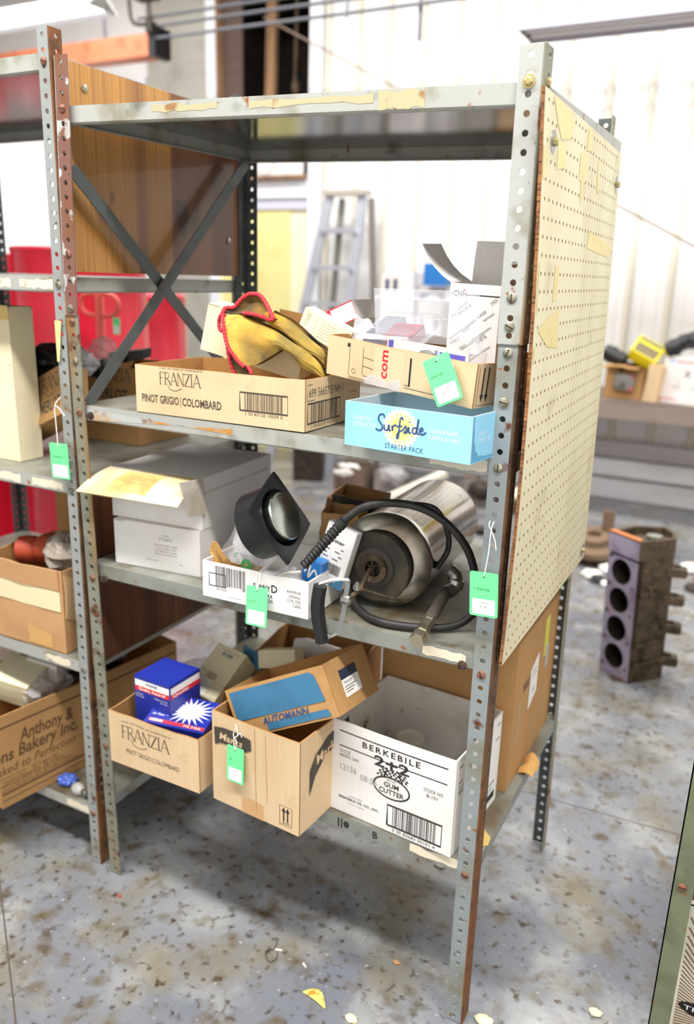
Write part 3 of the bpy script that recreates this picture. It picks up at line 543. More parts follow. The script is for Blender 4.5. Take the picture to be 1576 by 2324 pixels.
# ---------------------------------------------------------------- green unit at the right edge
G = thing('shelving_unit', 'olive green steel shelving unit at the lower right corner', 'shelving', (31, 18, 0), 'steel shelving units')
b = MB(); b.box((13.0, 4.4, 0), (1.35, 0, 0), (0, .09, 0), (.35, 0, 60)); b.box((13.0, 4.4, 0), (0, 1.3, 0), (.09, 0, 0), (.35, 0, 60)); b.build('post', green_ps, G)
inst(SCR_R, 'screw', (13.72, 4.38, 15.7), G)
for x, y in ((47.6, 4.4), (47.6, 28), (13.2, 28)):
    b = MB(); b.box((x, y, 0), (1.2, 0, 0), (0, .09, 0), (.3, 0, 60)); b.box((x, y-1.2, 0), (0, 1.2, 0), (.09, 0, 0), (.3, 0, 60)); b.build('post', green_ps, G)
b = MB(); b.bx(14.3, 4.6, 57, 48, 28, 58.1); b.build('shelf', green_ps, G)
for z in (1.0, 15.9):
    b = MB(); b.bx(14.3, 4.6, z-1.1, 48, 28, z); b.build('shelf', M('brown_shelf_paint', S(112, 70, 46), .5), G)
# ================================================================ lettering helpers for the cartons
def serif(mb, F, word, u, v, h, adv=.78, sw=.085, ang=0, shear=0):
    """tall thin display capitals drawn with strokes"""
    GLY = {'F': (.5, [((.12, 0), (.12, 1), 1), ((.12, .97), (.5, .97), .45), ((.12, .52), (.4, .52), .45), ((.02, .01), (.24, .01), .4), ((.5, .97), (.5, .86), .5)]),
           'R': (.62, [((.12, 0), (.12, 1), 1), ((.3, .5), (.72, -.02), 1), ((.02, .01), (.24, .01), .4)]),
           'A': (.66, [((.02, 0), (.34, 1), .5), ((.34, 1), (.66, 0), 1.1), ((.14, .34), (.54, .34), .4), ((-.06, .01), (.12, .01), .4), ((.56, .01), (.76, .01), .4)]),
           'N': (.7, [((.1, 0), (.1, 1), .5), ((.1, 1), (.62, 0), 1.1), ((.62, 0), (.62, 1), .5), ((.5, .99), (.72, .99), .4), ((0, .01), (.2, .01), .4)]),
           'Z': (.58, [((.04, .97), (.54, .97), .5), ((.54, .97), (.04, .03), 1.1), ((.04, .03), (.56, .03), .5), ((.56, .03), (.56, .14), .4), ((.04, .97), (.04, .86), .4)]),
           'I': (.28, [((.14, 0), (.14, 1), 1), ((.03, .01), (.25, .01), .4), ((.03, .99), (.25, .99), .4)])}
    x = 0; ca, sa = math.cos(ang), math.sin(ang)
    mp = lambda px, py: (u+((x+px)*ca)*h*adv/.78-py*sa*h+py*h*shear, v+(x+px)*sa*h+py*h)
    for c in word:
        wd, st = GLY[c]
        for a, b2, k in st: line(mb, F, [mp(*a), mp(*b2)], sw*h*k)
        if c == 'R': line(mb, F, [mp(.12, .97), mp(.36, .96), mp(.5, .85), mp(.5, .66), mp(.36, .52), mp(.12, .5)], sw*h*.6)
        x += wd
    return x*h
def franzia(bx, F, u, v, h, sub, s2=.17, fade=None, name='lettering'):
    mb = MB(); ik = fade or ink_dk; w2 = serif(mb, F, 'FRANZIA', u, v, h)
    line(mb, F, curve([(u+h*.85, v+.02), (u+h*1.05, v-h*.32), (u+h*1.6, v-h*.42), (u+h*2.2, v-h*.2)], 6), .05*h)
    text(mb, F, 'OVER 100 YEARS OF WINEMAKING', u+.05, v+h*1.22, h*.13, width=w2*1.05)
    bx.prn(mb, ik, 'brand_lettering'); mb = MB(); su, sv, sh, sw = sub
    a = text(mb, F, sub_txt[0], su, sv, sh, width=sw*.48, bold=sh > .55); text(mb, F, sub_txt[1], su+sw, sv, sh, width=sw*.48, bold=sh > .55, al='r'); rect(mb, F, su+sw*.497, sv-sh*.25, su+sw*.503, sv+sh*1.1); bx.prn(mb, ik, name)
sub_txt = ('PINOT GRIGIO', 'COLOMBARD')
def tag(label, hole, right, down, num, note, w=1.85, h=2.95, string=(), nm='inventory_tag'):
    """green inventory tag hanging from a string; hole = punched hole, right/down = unit directions of the card"""
    hole, r, d = V(hole), V(right).normalized(), V(down).normalized(); d = (d-r*d.dot(r)).normalized(); n = d.cross(r).normalized(); n = -n if n.y > 0 else n
    t = thing(nm, label, 'tag', hole, 'green inventory tags'); c0 = hole-d*.28
    out = []
    for sx, sy in ((-1, 0), (1, 0), (1, 1), (-1, 1)):
        cr = .14
        for k in range(4):
            a = {(-1, 0): 3.1416, (1, 0): 4.712, (1, 1): 0, (-1, 1): 1.5708}[(sx, sy)]+k*1.5708/3
            out.append(c0+r*(sx*(w/2-cr)+math.cos(a)*cr)+d*((cr if sy == 0 else h-cr)+math.sin(a)*cr))
    b = MB(); b.rings([out, [p+n*.03 for p in out]]); b.build('card', green_tag, t)
    F = flat_face(c0-r*w/2+d*h+n*.03, c0+r*w/2+d*h+n*.03, c0-r*w/2+n*.03)
    b = MB(); rect(b, F, .18, .14, w-.18, 1.16, .006); st = b.build('sticker', M('white_sticker', S(246, 244, 246), .5), t)
    b = MB(); text(b, F, 'Catalog', w/2, .88, .12, al='c'); text(b, F, '# '+num, w/2, .6, .15, al='c'); b.build('sticker_text', ink_soft, st)
    b = MB(); text(b, F, 'August 7, 2024', w/2, .38, .07, al='c'); text(b, F, 'Cash or Certified Funds Only', w/2, .24, .06, al='c', width=w*.68); b.build('sticker_text', ink_grey, st)
    b = MB(); text(b, F, note, .2, 1.75, .2, shear=.2, width=min(w*.75, text_w(note, .2))); b.build('handwriting', M('pencil_on_green', S(70, 130, 90), .7), t)
    b = MB(); b.lathe(hole+n*.032, n, [(.075, 0), (.075, .004)], 12); b.build('punched_hole', slot_dark, t)
    for ps in string:
        b = MB(); b.tube(curve(ps, 5), .04, 6); b.build('string', string_m, t, True)
    return t
# ================================================================ second shelf
bx = Box('wine_carton', 'tan wine carton tray holding leather gloves, on the second shelf', 'carton', (-28.68, .25, 44.24), (14.85, 8.2, 3.61), (0, 0, 0), (cb_tan, cb_in), jag=.12, seed=3, group='wine cartons')
F = bx.F['front']; franzia(bx, F, 2.3, 2.3, .95, (.55, .85, .62, 7.4), name='grape_lettering')
b = MB(); frame(b, F, 9.55, 1.05, 13.5, 2.35, .12); o = bx.prn(b, ink_dk, 'barcode_frame'); b = MB(); barcode(b, F, 9.55, 1.05, 13.5, 2.35, 4, 0, '1 00 83120 10039 0'); bx.prn(b, ink_dk, 'barcode')
F = bx.F['right']; b = MB(); frame(b, F, .3, 2.1, 7.6, 3.2, .05); text(b, F, '699 56657 E NH 1', .5, 2.35, .62, width=5); frame(b, F, .35, .5, 5, 1.9, .12); bx.prn(b, ink_dk, 'side_print'); b = MB(); barcode(b, F, .35, .5, 5, 1.9, 9, 0, '1 00 83120 10039 0'); bx.prn(b, ink_dk, 'side_barcode')
b = MB(); b.slab(lambda u, v: V((-20.6+3.8*u, 7.9-.2*v, 47.6+4.4*v-.5*u*v)), .14, 4, 4); b.build('divider', cb_in, bx.th)
b = MB(); b.slab(lambda u, v: V((-22.8+2.4*u, 6.6+.8*u, 49.4+2.0*v-.3*u)), .14, 4, 4); b.build('torn_flap', M('worn_brown_flap', S(120, 76, 36), .8), bx.th)
b = MB(); b.slab(lambda u, v: V((-16.8+3.2*u, 7.8, 47.5+3.3*v-.6*u*v)), .14, 4, 4); b.build('torn_flap', cb_tan2, bx.th)
wbx = Box('white_carton', 'plain cream white box lying askew beneath the leather gloves', 'box', (-24.6, 2.9, 49.0), (8.0, 2.9, 3.5), (.03, .24, .2), (cb_cream, cb_cream), open_top=False, bulge=.02)
cc = Box('parts_box', 'small cream box with grey print propped behind the gloves', 'box', (-17.35, 5.0, 50.75), (4.1, 1.28, 1.75), (0, .40, .02), (cb_cream, cb_cream), open_top=False, bulge=.01, t=.05)
b = MB(); F = cc.F['front']; text(b, F, 'CASE', .55, .55, .3, bold=1, ang=1.45); rect(b, F, 1.2, .2, 1.24, 1.5); [rect(b, F, 1.6, .25+.22*i, 3.6-.3*(i % 3), .3+.22*i) for i in range(6)]; cc.prn(b, M('olive_grey_ink', S(176, 170, 146), .7), 'print')
rw = Box('parts_box', 'white box with a red border lying at the back of the wine carton', 'box', (-15.75, 7.1, 50.65), (2.5, 3.2, 1.4), (0, -.42, 0), (cb_white, cb_white), open_top=False, bulge=.01, t=.05)
b = MB(); F = rw.F['front']; frame(b, F, .04, .04, 2.46, 1.36, .1); rect(b, F, .05, .9, .5, 1.35); rw.prn(b, ink_red, 'red_border')
# leather work gloves
def ruled(T, B, n=24, m=10, bulge=.35, seed=1, edge=None, crease=.12):
    """sheet between two rails; edge = explicit left boundary from T[0] to B[0]"""
    rs = lambda L, k: [V(p) for p in (lambda c: [c[min(len(c)-1, round(i*(len(c)-1)/k))] for i in range(k+1)])(curve(L, 12))]
    t, b = rs(T, n), rs(B, n); e = rs(edge, m) if edge else None
    def P(u, v):
        i = round(u*n); p = t[i]*(1-v)+b[i]*v
        if e: p += (e[round(v*m)]-(t[0]*(1-v)+b[0]*v))*max(0, 1-u*3)**2
        return p+V((0, -bulge*math.sin(math.pi*v)*(.3+.7*math.sin(math.pi*min(1, u*1.1+.05))), 0))+V((0, crease*noise.noise((u*7, v*4, seed)), crease*.5*noise.noise((u*6+3, v*5, seed))))*math.sin(math.pi*v)
    return P, n, m
T1 = [(-21.24, 1.5, 51.63), (-20.16, 1.6, 51.76), (-19.25, 1.8, 51.45), (-18.17, 2.0, 51.07), (-17.24, 2.3, 50.61), (-16.35, 2.8, 49.95), (-15.63, 3.3, 49.42), (-14.81, 3.8, 48.58), (-14.45, 4.0, 47.73)]
B1 = [(-18.94, .9, 48.26), (-18.39, 1.2, 48.41), (-17.9, 1.6, 48.76), (-17.35, 1.9, 49.16), (-16.9, 2.2, 49.47), (-16.4, 2.6, 49.1), (-15.87, 3.1, 48.32), (-15.23, 3.6, 47.86), (-14.54, 4.0, 47.54)]
E1 = [(-21.24, 1.5, 51.63), (-20.96, 1.2, 51.15), (-20.72, 1.0, 50.56), (-20.5, .9, 49.96), (-20.19, .8, 49.44), (-19.81, .8, 49.0), (-19.43, .85, 48.59), (-18.94, .9, 48.26)]
HH = [(-20.95, 1.3, 49.75), (-20.76, 1.2, 48.98), (-20.47, 1.1, 48.22), (-19.97, 1.0, 47.52), (-19.33, .9, 47.21), (-18.78, .8, 47.37), (-18.57, .8, 47.88), (-18.94, .9, 48.26)]
AA = [(-21.56, 1.6, 51.73), (-21.7, 2.2, 52.12), (-21.25, 2.6, 52.19), (-20.85, 2.8, 52.68), (-20.33, 2.9, 53.06), (-19.8, 2.9, 53.17), (-19.16, 2.8, 53.1), (-18.56, 2.6, 52.65), (-17.99, 2.3, 52.1), (-17.47, 2.0, 51.53)]
AF = [(-21.56, 1.6, 51.73), (-21.02, 1.6, 51.68), (-20.44, 1.6, 51.78), (-19.77, 1.6, 51.86), (-19.3, 1.6, 51.86), (-18.83, 1.6, 51.82), (-18.43, 1.7, 51.73), (-18.03, 1.8, 51.6), (-17.73, 1.9, 51.5), (-17.47, 2.0, 51.53)]
LP = [(-21.17, 1.4, 51.64), (-21.58, 1.5, 51.66), (-21.83, 1.6, 51.33), (-21.86, 1.6, 50.94), (-21.65, 1.5, 50.6), (-21.09, 1.2, 50.57)]
T2 = [(-17.99, 2.3, 52.1), (-17.75, 2.8, 51.87), (-17.08, 3.2, 51.51), (-16.39, 3.6, 50.91), (-15.69, 4.0, 50.2), (-14.99, 4.4, 49.59), (-14.77, 4.6, 49.16)]
B2 = [(-18.47, 1.9, 51.67), (-17.92, 2.2, 51.12), (-17.09, 2.5, 50.69), (-16.41, 2.9, 50.09), (-15.79, 3.4, 49.44), (-15.15, 3.9, 49.02), (-14.68, 4.3, 48.48)]
ga = thing('leather_glove', 'yellow leather glove with a red bound cuff hanging over the carton edge', 'glove', (-18, 1.8, 47.4), 'leather gloves')
def sheet(parent, nm, T, B, mat, edge=None, bulge=.35, seed=1, t=.07, back=0.0, crease=.14):
    P, n, m = ruled(T, B, 30, 12, bulge, seed, edge, crease); b = MB(); b.slab(lambda u, v: P(u, 1-v)+V((0, back, 0)), t, n, m, N=V((0, -1, 0))); return b.build(nm, mat, parent, True)
def bind(parent, L, r=.13):
    b = MB(); c = curve(L, 8); b.tube(c, [r*(1+.18*math.sin(i*1.9)) for i in range(len(c))], 8); b.build('red_binding', red_trim, parent, True)
sheet(ga, 'cuff_front', T1, B1, leather, E1, .55, 3)
off = lambda L, d: [(x, y+d, z) for x, y, z in L]
sheet(ga, 'cuff_back', off(T1, .5), off(B1, .5), leather_in, off(E1, .4), -.4, 4, back=.1)
sheet(ga, 'cuff_lower', [(-20.9, 1.5, 50.2), (-20.4, 1.4, 49.7), (-20.0, 1.3, 49.2), (-19.6, 1.25, 48.9), (-19.3, 1.2, 48.6), (-19.1, 1.15, 48.45), (-19.0, 1.1, 48.35), (-18.94, 1.0, 48.28)], HH, leather_in, None, -.15, 5, crease=.05)
bind(ga, [(x-.05, y-.26, z) for x, y, z in E1], .14); bind(ga, HH); bind(ga, LP)
gb = thing('leather_glove', 'yellow leather glove on top with its red bound cuff gaping open', 'glove', (-18, 3, 48.5), 'leather gloves')
sheet(gb, 'cuff_back', AA, off(AF, .5), leather_in, None, -.55, 7, crease=.1); sheet(gb, 'cuff_front', [(x, y-.02, z) for x, y, z in AF], [(x, y+.9, z-.5) for x, y, z in AF], leather_in, None, -.1, 8, crease=.05)
sheet(gb, 'hand', T2, B2, leather, None, .45, 9); sheet(gb, 'hand_back', off(T2, .6), off(B2, .7), leather_in, None, -.3, 10, back=.1)
sheet(gb, 'painted_gap_shadow', B2, [(-18.3, 2.6, 51.3), (-17.8, 2.9, 50.8), (-17.0, 3.1, 50.3), (-16.2, 3.4, 49.6), (-15.6, 3.8, 48.9), (-15.0, 4.2, 48.2), (-14.6, 4.5, 47.8)], leather_in, None, -.3, 11)  # dark sheet standing in for shadow in the gap below the hand
bind(gb, AA, .15); bind(gb, AF[3:], .13)
# blue drinks carton
bx = Box('drinks_carton', 'pale blue drinks carton with a yellow sunburst, at the shelf front', 'carton', (-9.75, -1.6, 44.22), (8.95, 5.8, 2.83), (0, 0, -.13), (blue_sf, M('white_carton_inside', S(170, 176, 180), .7)), jag=.05, seed=5, bulge=.04)
F = bx.F['front']; cx, cy = 4.15, 1.55
star = []
for i in range(48): a = 6.28318*i/48; rr = (1.28 if i % 2 == 0 else 1.08); star.append((cx+rr*math.cos(a)*1.05, cy+rr*math.sin(a)))
b = MB(); k = b.pts([F.P(cx, cy, .008)]+[F.P(*p, .008) for p in star]); [b.face((k, k+1+i, k+1+(i+1) % 48)) for i in range(48)]; su_ = bx.prn(b, M('cream_sun_print', S(246, 246, 214), .6), 'sunburst')
b = MB()
for i in range(16):
    a = 6.28318*i/16; ca, sa = math.cos(a), math.sin(a); fan(b, F, [(cx+(.78*ca-.14*sa), cy+(.78*sa+.14*ca)), (cx+(.78*ca+.14*sa), cy+(.78*sa-.14*ca)), (cx+1.06*ca, cy+1.06*sa)][::-1], .012)
k = b.pts([F.P(cx, cy, .011)]+[F.P(cx+.72*math.cos(6.28318*i/24), cy+.72*math.sin(6.28318*i/24), .011) for i in range(24)]); [b.face((k, k+1+i, k+1+(i+1) % 24)) for i in range(24)]
sp = bx.prn(b, ink_yel, 'sun_rays', su_); sp['kind'] = 'stuff'
SCRIPT = [[(0, .12), (.28, .02), (.5, .2), (.42, .5), (.2, .8), (.28, 1.15), (.55, 1.22), (.66, 1.0)], [(.62, .5), (.68, .15), (.88, .12), (1.0, .5), (1.02, .12), (1.14, .15)], [(1.22, .5), (1.26, .12), (1.28, .4), (1.45, .55), (1.55, .42)], [(2.0, .95), (1.92, 1.14), (1.8, .95), (1.74, .2), (1.7, -.32), (1.6, -.38), (1.62, -.1), (1.8, .12), (1.98, .24)], [(1.58, .46), (1.96, .52)], [(2.02, .2), (2.2, .55), (2.26, .25), (2.1, .08), (2.3, .1), (2.42, .5), (2.46, .12), (2.6, .16)], [(2.98, .48), (2.78, .5), (2.7, .2), (2.9, .1), (3.02, .5), (3.1, 1.15), (3.02, .2), (3.15, .1)], [(3.2, .3), (3.42, .38), (3.36, .55), (3.2, .4), (3.26, .12), (3.5, .14), (3.66, .3)]]
b = MB()
for st in SCRIPT: line(b, F, [(2.35+p[0]*.98, 1.22+p[1]*.86+p[0]*.02) for p in curve(st, 6)], .12, .016)
line(b, F, [(4.78, 1.98), (4.8, 2.05)], .13, .016); o = bx.prn(b, ink_navy, 'script_lettering'); o['kind'] = 'stuff'
b = MB(); text(b, F, 'STARTER PACK', 3.05, .2, .34, width=2.75); bx.prn(b, ink_navy, 'starter_lettering')
b = MB(); text(b, F, '2 ICED TEA', .62, 1.72, .27, width=1.45); text(b, F, '2 PEACH TEA', .62, 1.34, .27, width=1.75); bx.prn(b, ink_white, 'flavour_lettering'); b = MB(); text(b, F, '2 LEMONADE', 6.1, 1.55, .27, width=1.95); text(b, F, '2 HALF & HALF', 6.1, 1.15, .27, width=2.15); bx.prn(b, ink_white, 'flavour_lettering')
F = bx.F['right']; b = MB(); rect(b, F, .05, .05, 5.7, 2.78, .004); bx.prn(b, blue_sf2, 'side_print'); b = MB(); text(b, F, '2 PEACH TEA', .8, 1.2, .27, width=1.6); text(b, F, '2 ICED', .9, 1.6, .22, width=.9); bx.prn(b, ink_white, 'side_lettering')  # first side sheet paints the shade in as a darker blue
# the tilted shipping carton on top of it
cm = Box('shipping_carton', 'low tan shipping carton with red lettering, full of blister packs', 'carton', (-13.86, 3.2, 48.0), (12.4, 9.0, 2.75), (.0, .077, -.266), (cb_tan, cb_in), jag=.14, seed=8, bulge=.08)
F = cm.F['front']; b = MB(); text(b, F, 'com', 5.52, .55, .72, bold=1, ang=1.57, sx=1.15); cm.prn(b, ink_red, 'red_lettering')
b = MB(); rect(b, F, 4.35, .15, 6.95, 2.6, .006, 4); cm.prn(b, M('pale_tape', S(226, 196, 158), .3, coat=.4), 'packing_tape')
b = MB(); b.slab(lambda u, v: F.P(3.6+3.1*u, -.02+.75*v*(.4+.6*abs(math.sin(u*5))), .05+.04*math.sin(u*17)), .02, 10, 3); cm.prn(b, poly, 'crinkled_tape')
b = MB()
for ps in ([(2.1, 2.5), (2.1, .3), (2.2, .2), (4.3, .15)], [(2.1, .1), (4.3, .02)], [(3.35, 2.35), (3.35, .55), (3.45, .45), (4.3, .4)], [(3.35, 1.7), (4.3, 1.6)], [(3.35, 1.1), (4.3, 1.0)], [(7.0, .5), (7.5, .45)], [(7.05, .3), (11.2, .3)]): line(b, F, ps, .035)
line(b, F, [(2.55+.16*math.cos(6.283*i/16), .62+.16*math.sin(6.283*i/16)) for i in range(16)], .03, closed=True); rect(b, F, 1.85, 2.2, 2.12, 2.45); rect(b, F, 7.35, .45, 7.5, 2.3); line(b, F, [(10.3, .9), (10.6, 2.0), (10.9, 1.2), (10.2, 1.4)], .07); o = cm.prn(b, ink, 'line_print'); o['kind'] = 'stuff'
F = cm.F['right']; b = MB()
for u in (.7, 1.2): rect(b, F, u, .8, u+.14, 2.5); fan(b, F, [(u-.12, .8), (u+.07, .35), (u+.26, .8)][::-1] if 0 else [(u+.07, .35), (u+.26, .8), (u-.12, .8)])
line(b, F, [(.3, 2.5), (.3, .15), (2.4, .15)], .04); cm.prn(b, ink, 'arrow_print')
cn = Box('parts_box', 'tall white parts box with slanted logo print and open flaps', 'box', (-5.75, 5.0, 48.5), (3.55, 3.1, 5.85), (.045, .032, -.1), (cb_white, cb_white), jag=0, bulge=.02, t=.04)
F = cn.F['front']; b = MB(); rect(b, F, .05, 5.15, .2, 5.22); rect(b, F, 1.15, 5.12, 3.5, 5.2); text(b, F, 'CNH', .25, 5.05, .36, bold=1, width=.95); cn.prn(b, ink, 'logo_lettering')
b = MB(); rect(b, F, .98, 5.42, 1.06, 5.5); cn.prn(b, ink_red, 'logo_dot'); b = MB(); text(b, F, 'INDUSTRIAL', .25, 4.94, .07, width=.85); cn.prn(b, ink_grey, 'small_lettering')
b = MB(); sl = .72
for i, (u0, v0, ln) in enumerate(((.2, 2.3, 2.3), (.6, 4.2, .9), (.1, .9, 3.2), (1.8, 2.3, 1.6), (2.5, 3.6, .9), (1.2, .6, 2.4))):
    line(b, F, [(u0, v0), (u0+ln*.8, v0+ln*.6)], .13)
cn.prn(b, M('pale_grey_ink', S(176, 176, 178), .7), 'grey_bars')
for wd, u0, v0, ln in (('CNH', .25, 3.6, .5), ('MAGIRUS', .75, 3.85, 1.1), ('CASE', 2.1, 3.7, .75), ('FPT', 1.2, 2.7, .6), ('IVECO', .35, 1.9, .8), ('CNH', 1.0, 1.6, .55), ('STEYR', 2.2, 2.1, .85), ('CASE', 1.6, 1.1, .7), ('STEYR', 3.0, 4.6, .5)):
    b = MB(); text(b, F, wd, u0, v0, .2, bold=1, ang=.64, width=ln); cn.prn(b, ink_grey, 'brand_lettering')
cn.flap('back', 2.6, -4, cb_white, curl=.1, t=.04); cn.flap('left', 3.3, 66, cb_white, curl=-.35, t=.03); cn.flap('right', 1.4, 20, cb_white, t=.04)
# blister packs
def clam(name, label, pos, dims, prz, inner=None, bev=.45):
    R = rotm(*prz); w2, d2, h2 = dims; L = lambda x, y, z: V(pos)+R @ V((x, y, z)); t = thing(name, label, 'blister pack', L(w2/2, d2/2, 0), 'blister packs')
    b = MB(); rs = []
    for (ins, z) in ((-.35, 0), (-.35, .06), (0, .08), (bev*.3, h2*.7), (bev, h2)):
        rs.append([L(ins, ins, z), L(w2-ins, ins, z), L(w2-ins, d2-ins, z), L(ins, d2-ins, z)])
    b.rings(rs); b.build('shell', clear, t); return t, L
t, L = clam('blister_pack', 'empty clear clamshell tilted against the white parts box', (-12.3, 4.3, 49.9), (4.6, 4.8, .8), (.38, 0, -.1))
b = MB(); b.box(L(2.2, .4, .1), L(2.2, 0, 0)-L(0, 0, 0), L(0, 2.0, 0)-L(0, 0, 0), L(0, 0, .7)-L(0, 0, 0)); b.build('red_insert', M('dark_red_card', S(150, 40, 54), .5), t)
b = MB(); b.box(L(.5, .5, .1), L(1.6, 0, 0)-L(0, 0, 0), L(0, 3.4, 0)-L(0, 0, 0), L(0, 0, .5)-L(0, 0, 0)); b.build('dark_insert', M('dark_blue_card', S(64, 66, 86), .4), t)
t, L = clam('blister_pack', 'clear blister pack with a white and violet card standing in the carton', (-9.6, 2.75, 50.95), (7.2, 2.6, .7), (-1.45+math.pi, .0, -.2), bev=.2)
F = flat_face(L(.9, 2.45, .25), L(6.9, 2.45, .25), L(.9, .1, .25))
F = flat_face(V((-9.0, 2.35, 48.7)), V((-2.9, 1.2, 48.25)), V((-9.0, 2.75, 50.75))); F2 = Face(F.Pf, F.W, F.H, F.N)
b = MB(); b.slab(lambda u, v: F.P(u*F.W, v*F.H, 0), .05, 2, 2); b.build('card', white_pr, t)
b = MB(); rect(b, F, 4.1, .2, 6.0, 1.75); rect(b, F, .1, .3, .5, 2.0); b.build('violet_print', violet_pr, t)
b = MB(); text(b, F, 'CWP', .42, 1.2, .22, ang=1.45); [rect(b, F, 3.75+.12*i, .3, 3.82+.12*i, 1.8) for i in range(2)]; [rect(b, F, .75+.24*i, .5, .85+.24*i, 1.4) for i in range(3)]; o = b.build('lettering', ink_navy, t); o['kind'] = 'stuff'
b = MB(); b.lathe(F.P(3.2, 1.0, .1), F.N, [(.75, 0), (.7, .25), (.3, .3), (.28, .05)], 20); b.tube([F.P(2.2, .5, .2), F.P(2.8, .8, .2), F.P(3.0, 1.2, .2)], .12, 8); b.build('metal_part', galv, t, True)
b = MB(); P0 = V((-13.0, 5.2, 50.1)); b.slab(lambda u, v: P0+V((1.7*u, .6*v+.3*math.sin(4*u), 1.9*v*(1-.4*u)+.15*math.sin(9*u+3*v))), .02, 8, 6); setp(b.build('plastic_bag', poly, None, True, loc=P0), 'small crumpled clear bag tucked in the left of the shipping carton', 'bag')
b = MB(); b.lathe((-2.6, 2.0, 50.0), (0, 0, 1), [(.1, -.9), (.6, -.7), (.7, .2), (.5, .5), (.1, .6)], 12); setp(b.build('plastic_bottle', clear, None, True, loc=(-2.6, 2, 49.1)), 'rounded clear plastic pod in the right corner of the shipping carton', 'pod')
# dark blue carton seen between post and pegboard
db = Box('printed_carton', 'dark blue printed carton behind the right front post', 'carton', (-1.3, 10.4, 44.3), (1.8, 8, 9.2), (0, 0, 0), (M('navy_board', S(40, 36, 96), .5), cb_in), open_top=False)
b = MB(); F = db.F['right']; [line(b, F, [(.4, 2+.9*i), (4, 3.6+.9*i)], .12) for i in range(6)]; o = db.prn(b, ink_grey, 'print'); o['kind'] = 'stuff'
db2 = Box('printed_carton', 'black carton standing low behind the right front post', 'carton', (-1.5, 3.6, 44.3), (2.0, 6, 2.7), (0, 0, 0), (M('dark_print_board', S(52, 46, 44), .6), cb_in), open_top=False)
tag('green tag numbered 103 tilted on the tan shipping carton', (-4.35, -.15, 49.75), (1.5, -.1, .72), (.62, -.1, -1), '103', 'shelf lot', string=([(-4.35, -.2, 49.75), (-4.1, -.1, 50.1), (-3.6, .1, 49.9), (-3.3, .15, 49.2)],))
# ================================================================ third shelf
lo = Box('parts_carton', 'lower white parts carton in the stack of two on the third shelf', 'carton', (-32.9, 1.53, 30.85), (8.3, 12, 3.85), (0, 0, .1), (cb_white, cb_white), open_top=False, bulge=.05, group='stacked white parts cartons')
F = lo.F['front']; b = MB()
for tx, v, h2, wd in (('PARTS', 2.95, .14, .7), ('P 52474', 2.6, .26, 1.2), ('FLEX BATTERY CABLE', 2.1, .15, 2.3), ('COIL WIRE PUMP', 1.85, .12, 2.0), ('ATTLEBORO, MASS', 1.6, .13, 2.1), ('EPN 541 4796 0550', 1.35, .13, 2.1)): text(b, F, tx, 5.1, v, h2, al='c', width=wd)
text(b, F, 'Made in USA', 3.2, .75, .13, width=1.1); text(b, F, 'Qty 1', 6.3, .7, .12, width=.5); lo.prn(b, M('pale_print', S(140, 136, 140), .7), 'printed_label')
up = Box('parts_carton', 'upper aged carton with its long front flap lifted, atop the white stack', 'carton', (-33.5, 2.1, 34.75), (8.9, 11.2, 4.2), (0, 0, .07), (cb_white, cb_white), open_top=False, bulge=.06, group='stacked white parts cartons')
F = up.F['front']; N = F.N
def fp(u, v): return V(F.Pf(.0+1.0*u, 1))+N*(3.3*v)+V((-.9*v*(1-u), 0, -1.5*v+.25*math.sin(3.1*v)))
b = MB(); b.slab(fp, .1, 8, 5, N=V((0, -.41, .91))); fo = b.build('front_flap', cb_aged, up.th); F2 = Face(fp, 8.9, 3.5, (V(fp(1, 0))-V(fp(0, 0))).cross(V(fp(0, 0))-V(fp(0, 1))))
b = MB(); text(b, Face(lambda u, v: fp(u, 1-v), 8.9, 3.5, F2.N), 'P 52478', 4.4, 2.7, .26, al='c', width=1.3); Fx = Face(lambda u, v: fp(u, 1-v), 8.9, 3.5, F2.N)
for tx, v, wd in (('ALTERNATOR LEAD', 2.2, 2.3), ('FIVE TERMINAL 53', 1.85, 1.9), ('OPEN AND UNION NO 4', 1.5, 2.0)): text(b, Fx, tx, 4.4, v, .15, al='c', width=wd)
text(b, Fx, 'Made in USA', 2.4, .75, .14, width=1.1); text(b, Fx, 'Qty 1', 5.4, .5, .13, width=.5); b.build('printed_label', M('brown_grey_print', S(126, 110, 84), .7), fo)
b = MB(); b.slab(lambda u, v: fp(.25+.4*u, .12+.72*v)+F2.N*.012, .004, 6, 4); b.build('glue_stain', M('amber_glue_stain', S(206, 176, 110), .6, 0, [(S(186, 150, 84), 20, .45, .6)]), fo)
rf = up.F['right']; b = MB(); b.slab(lambda u, v: V(rf.Pf(.02, 1))+V((.25*v+.1*u, -3.0*u*(1-.25*v), -2.9*v+.3*u)), .1, 5, 5); b.build('side_flap', cb_dirty, up.th)
b = MB(); rect(b, rf, .3, 2.9, 10.8, 3.05, .015, 4); up.prn(b, cb_dirty, 'lid_seam')
sd = Box('drinks_carton', 'low white drinks tray with black print holding loose parts', 'carton', (-21.99, -.75, 30.95), (9.16, 7.4, 2.85), (0, 0, .02), (cb_white, cb_white), jag=.08, seed=12, bulge=.04, group='drinks trays')
F = sd.F['front']; b = MB(); frame(b, F, .6, 1.0, 2.1, 2.0, .08); sd.prn(b, ink, 'barcode_frame'); b = MB(); barcode(b, F, .85, 1.0, 4.2, 2.65, 21, 0); sd.prn(b, ink, 'barcode')
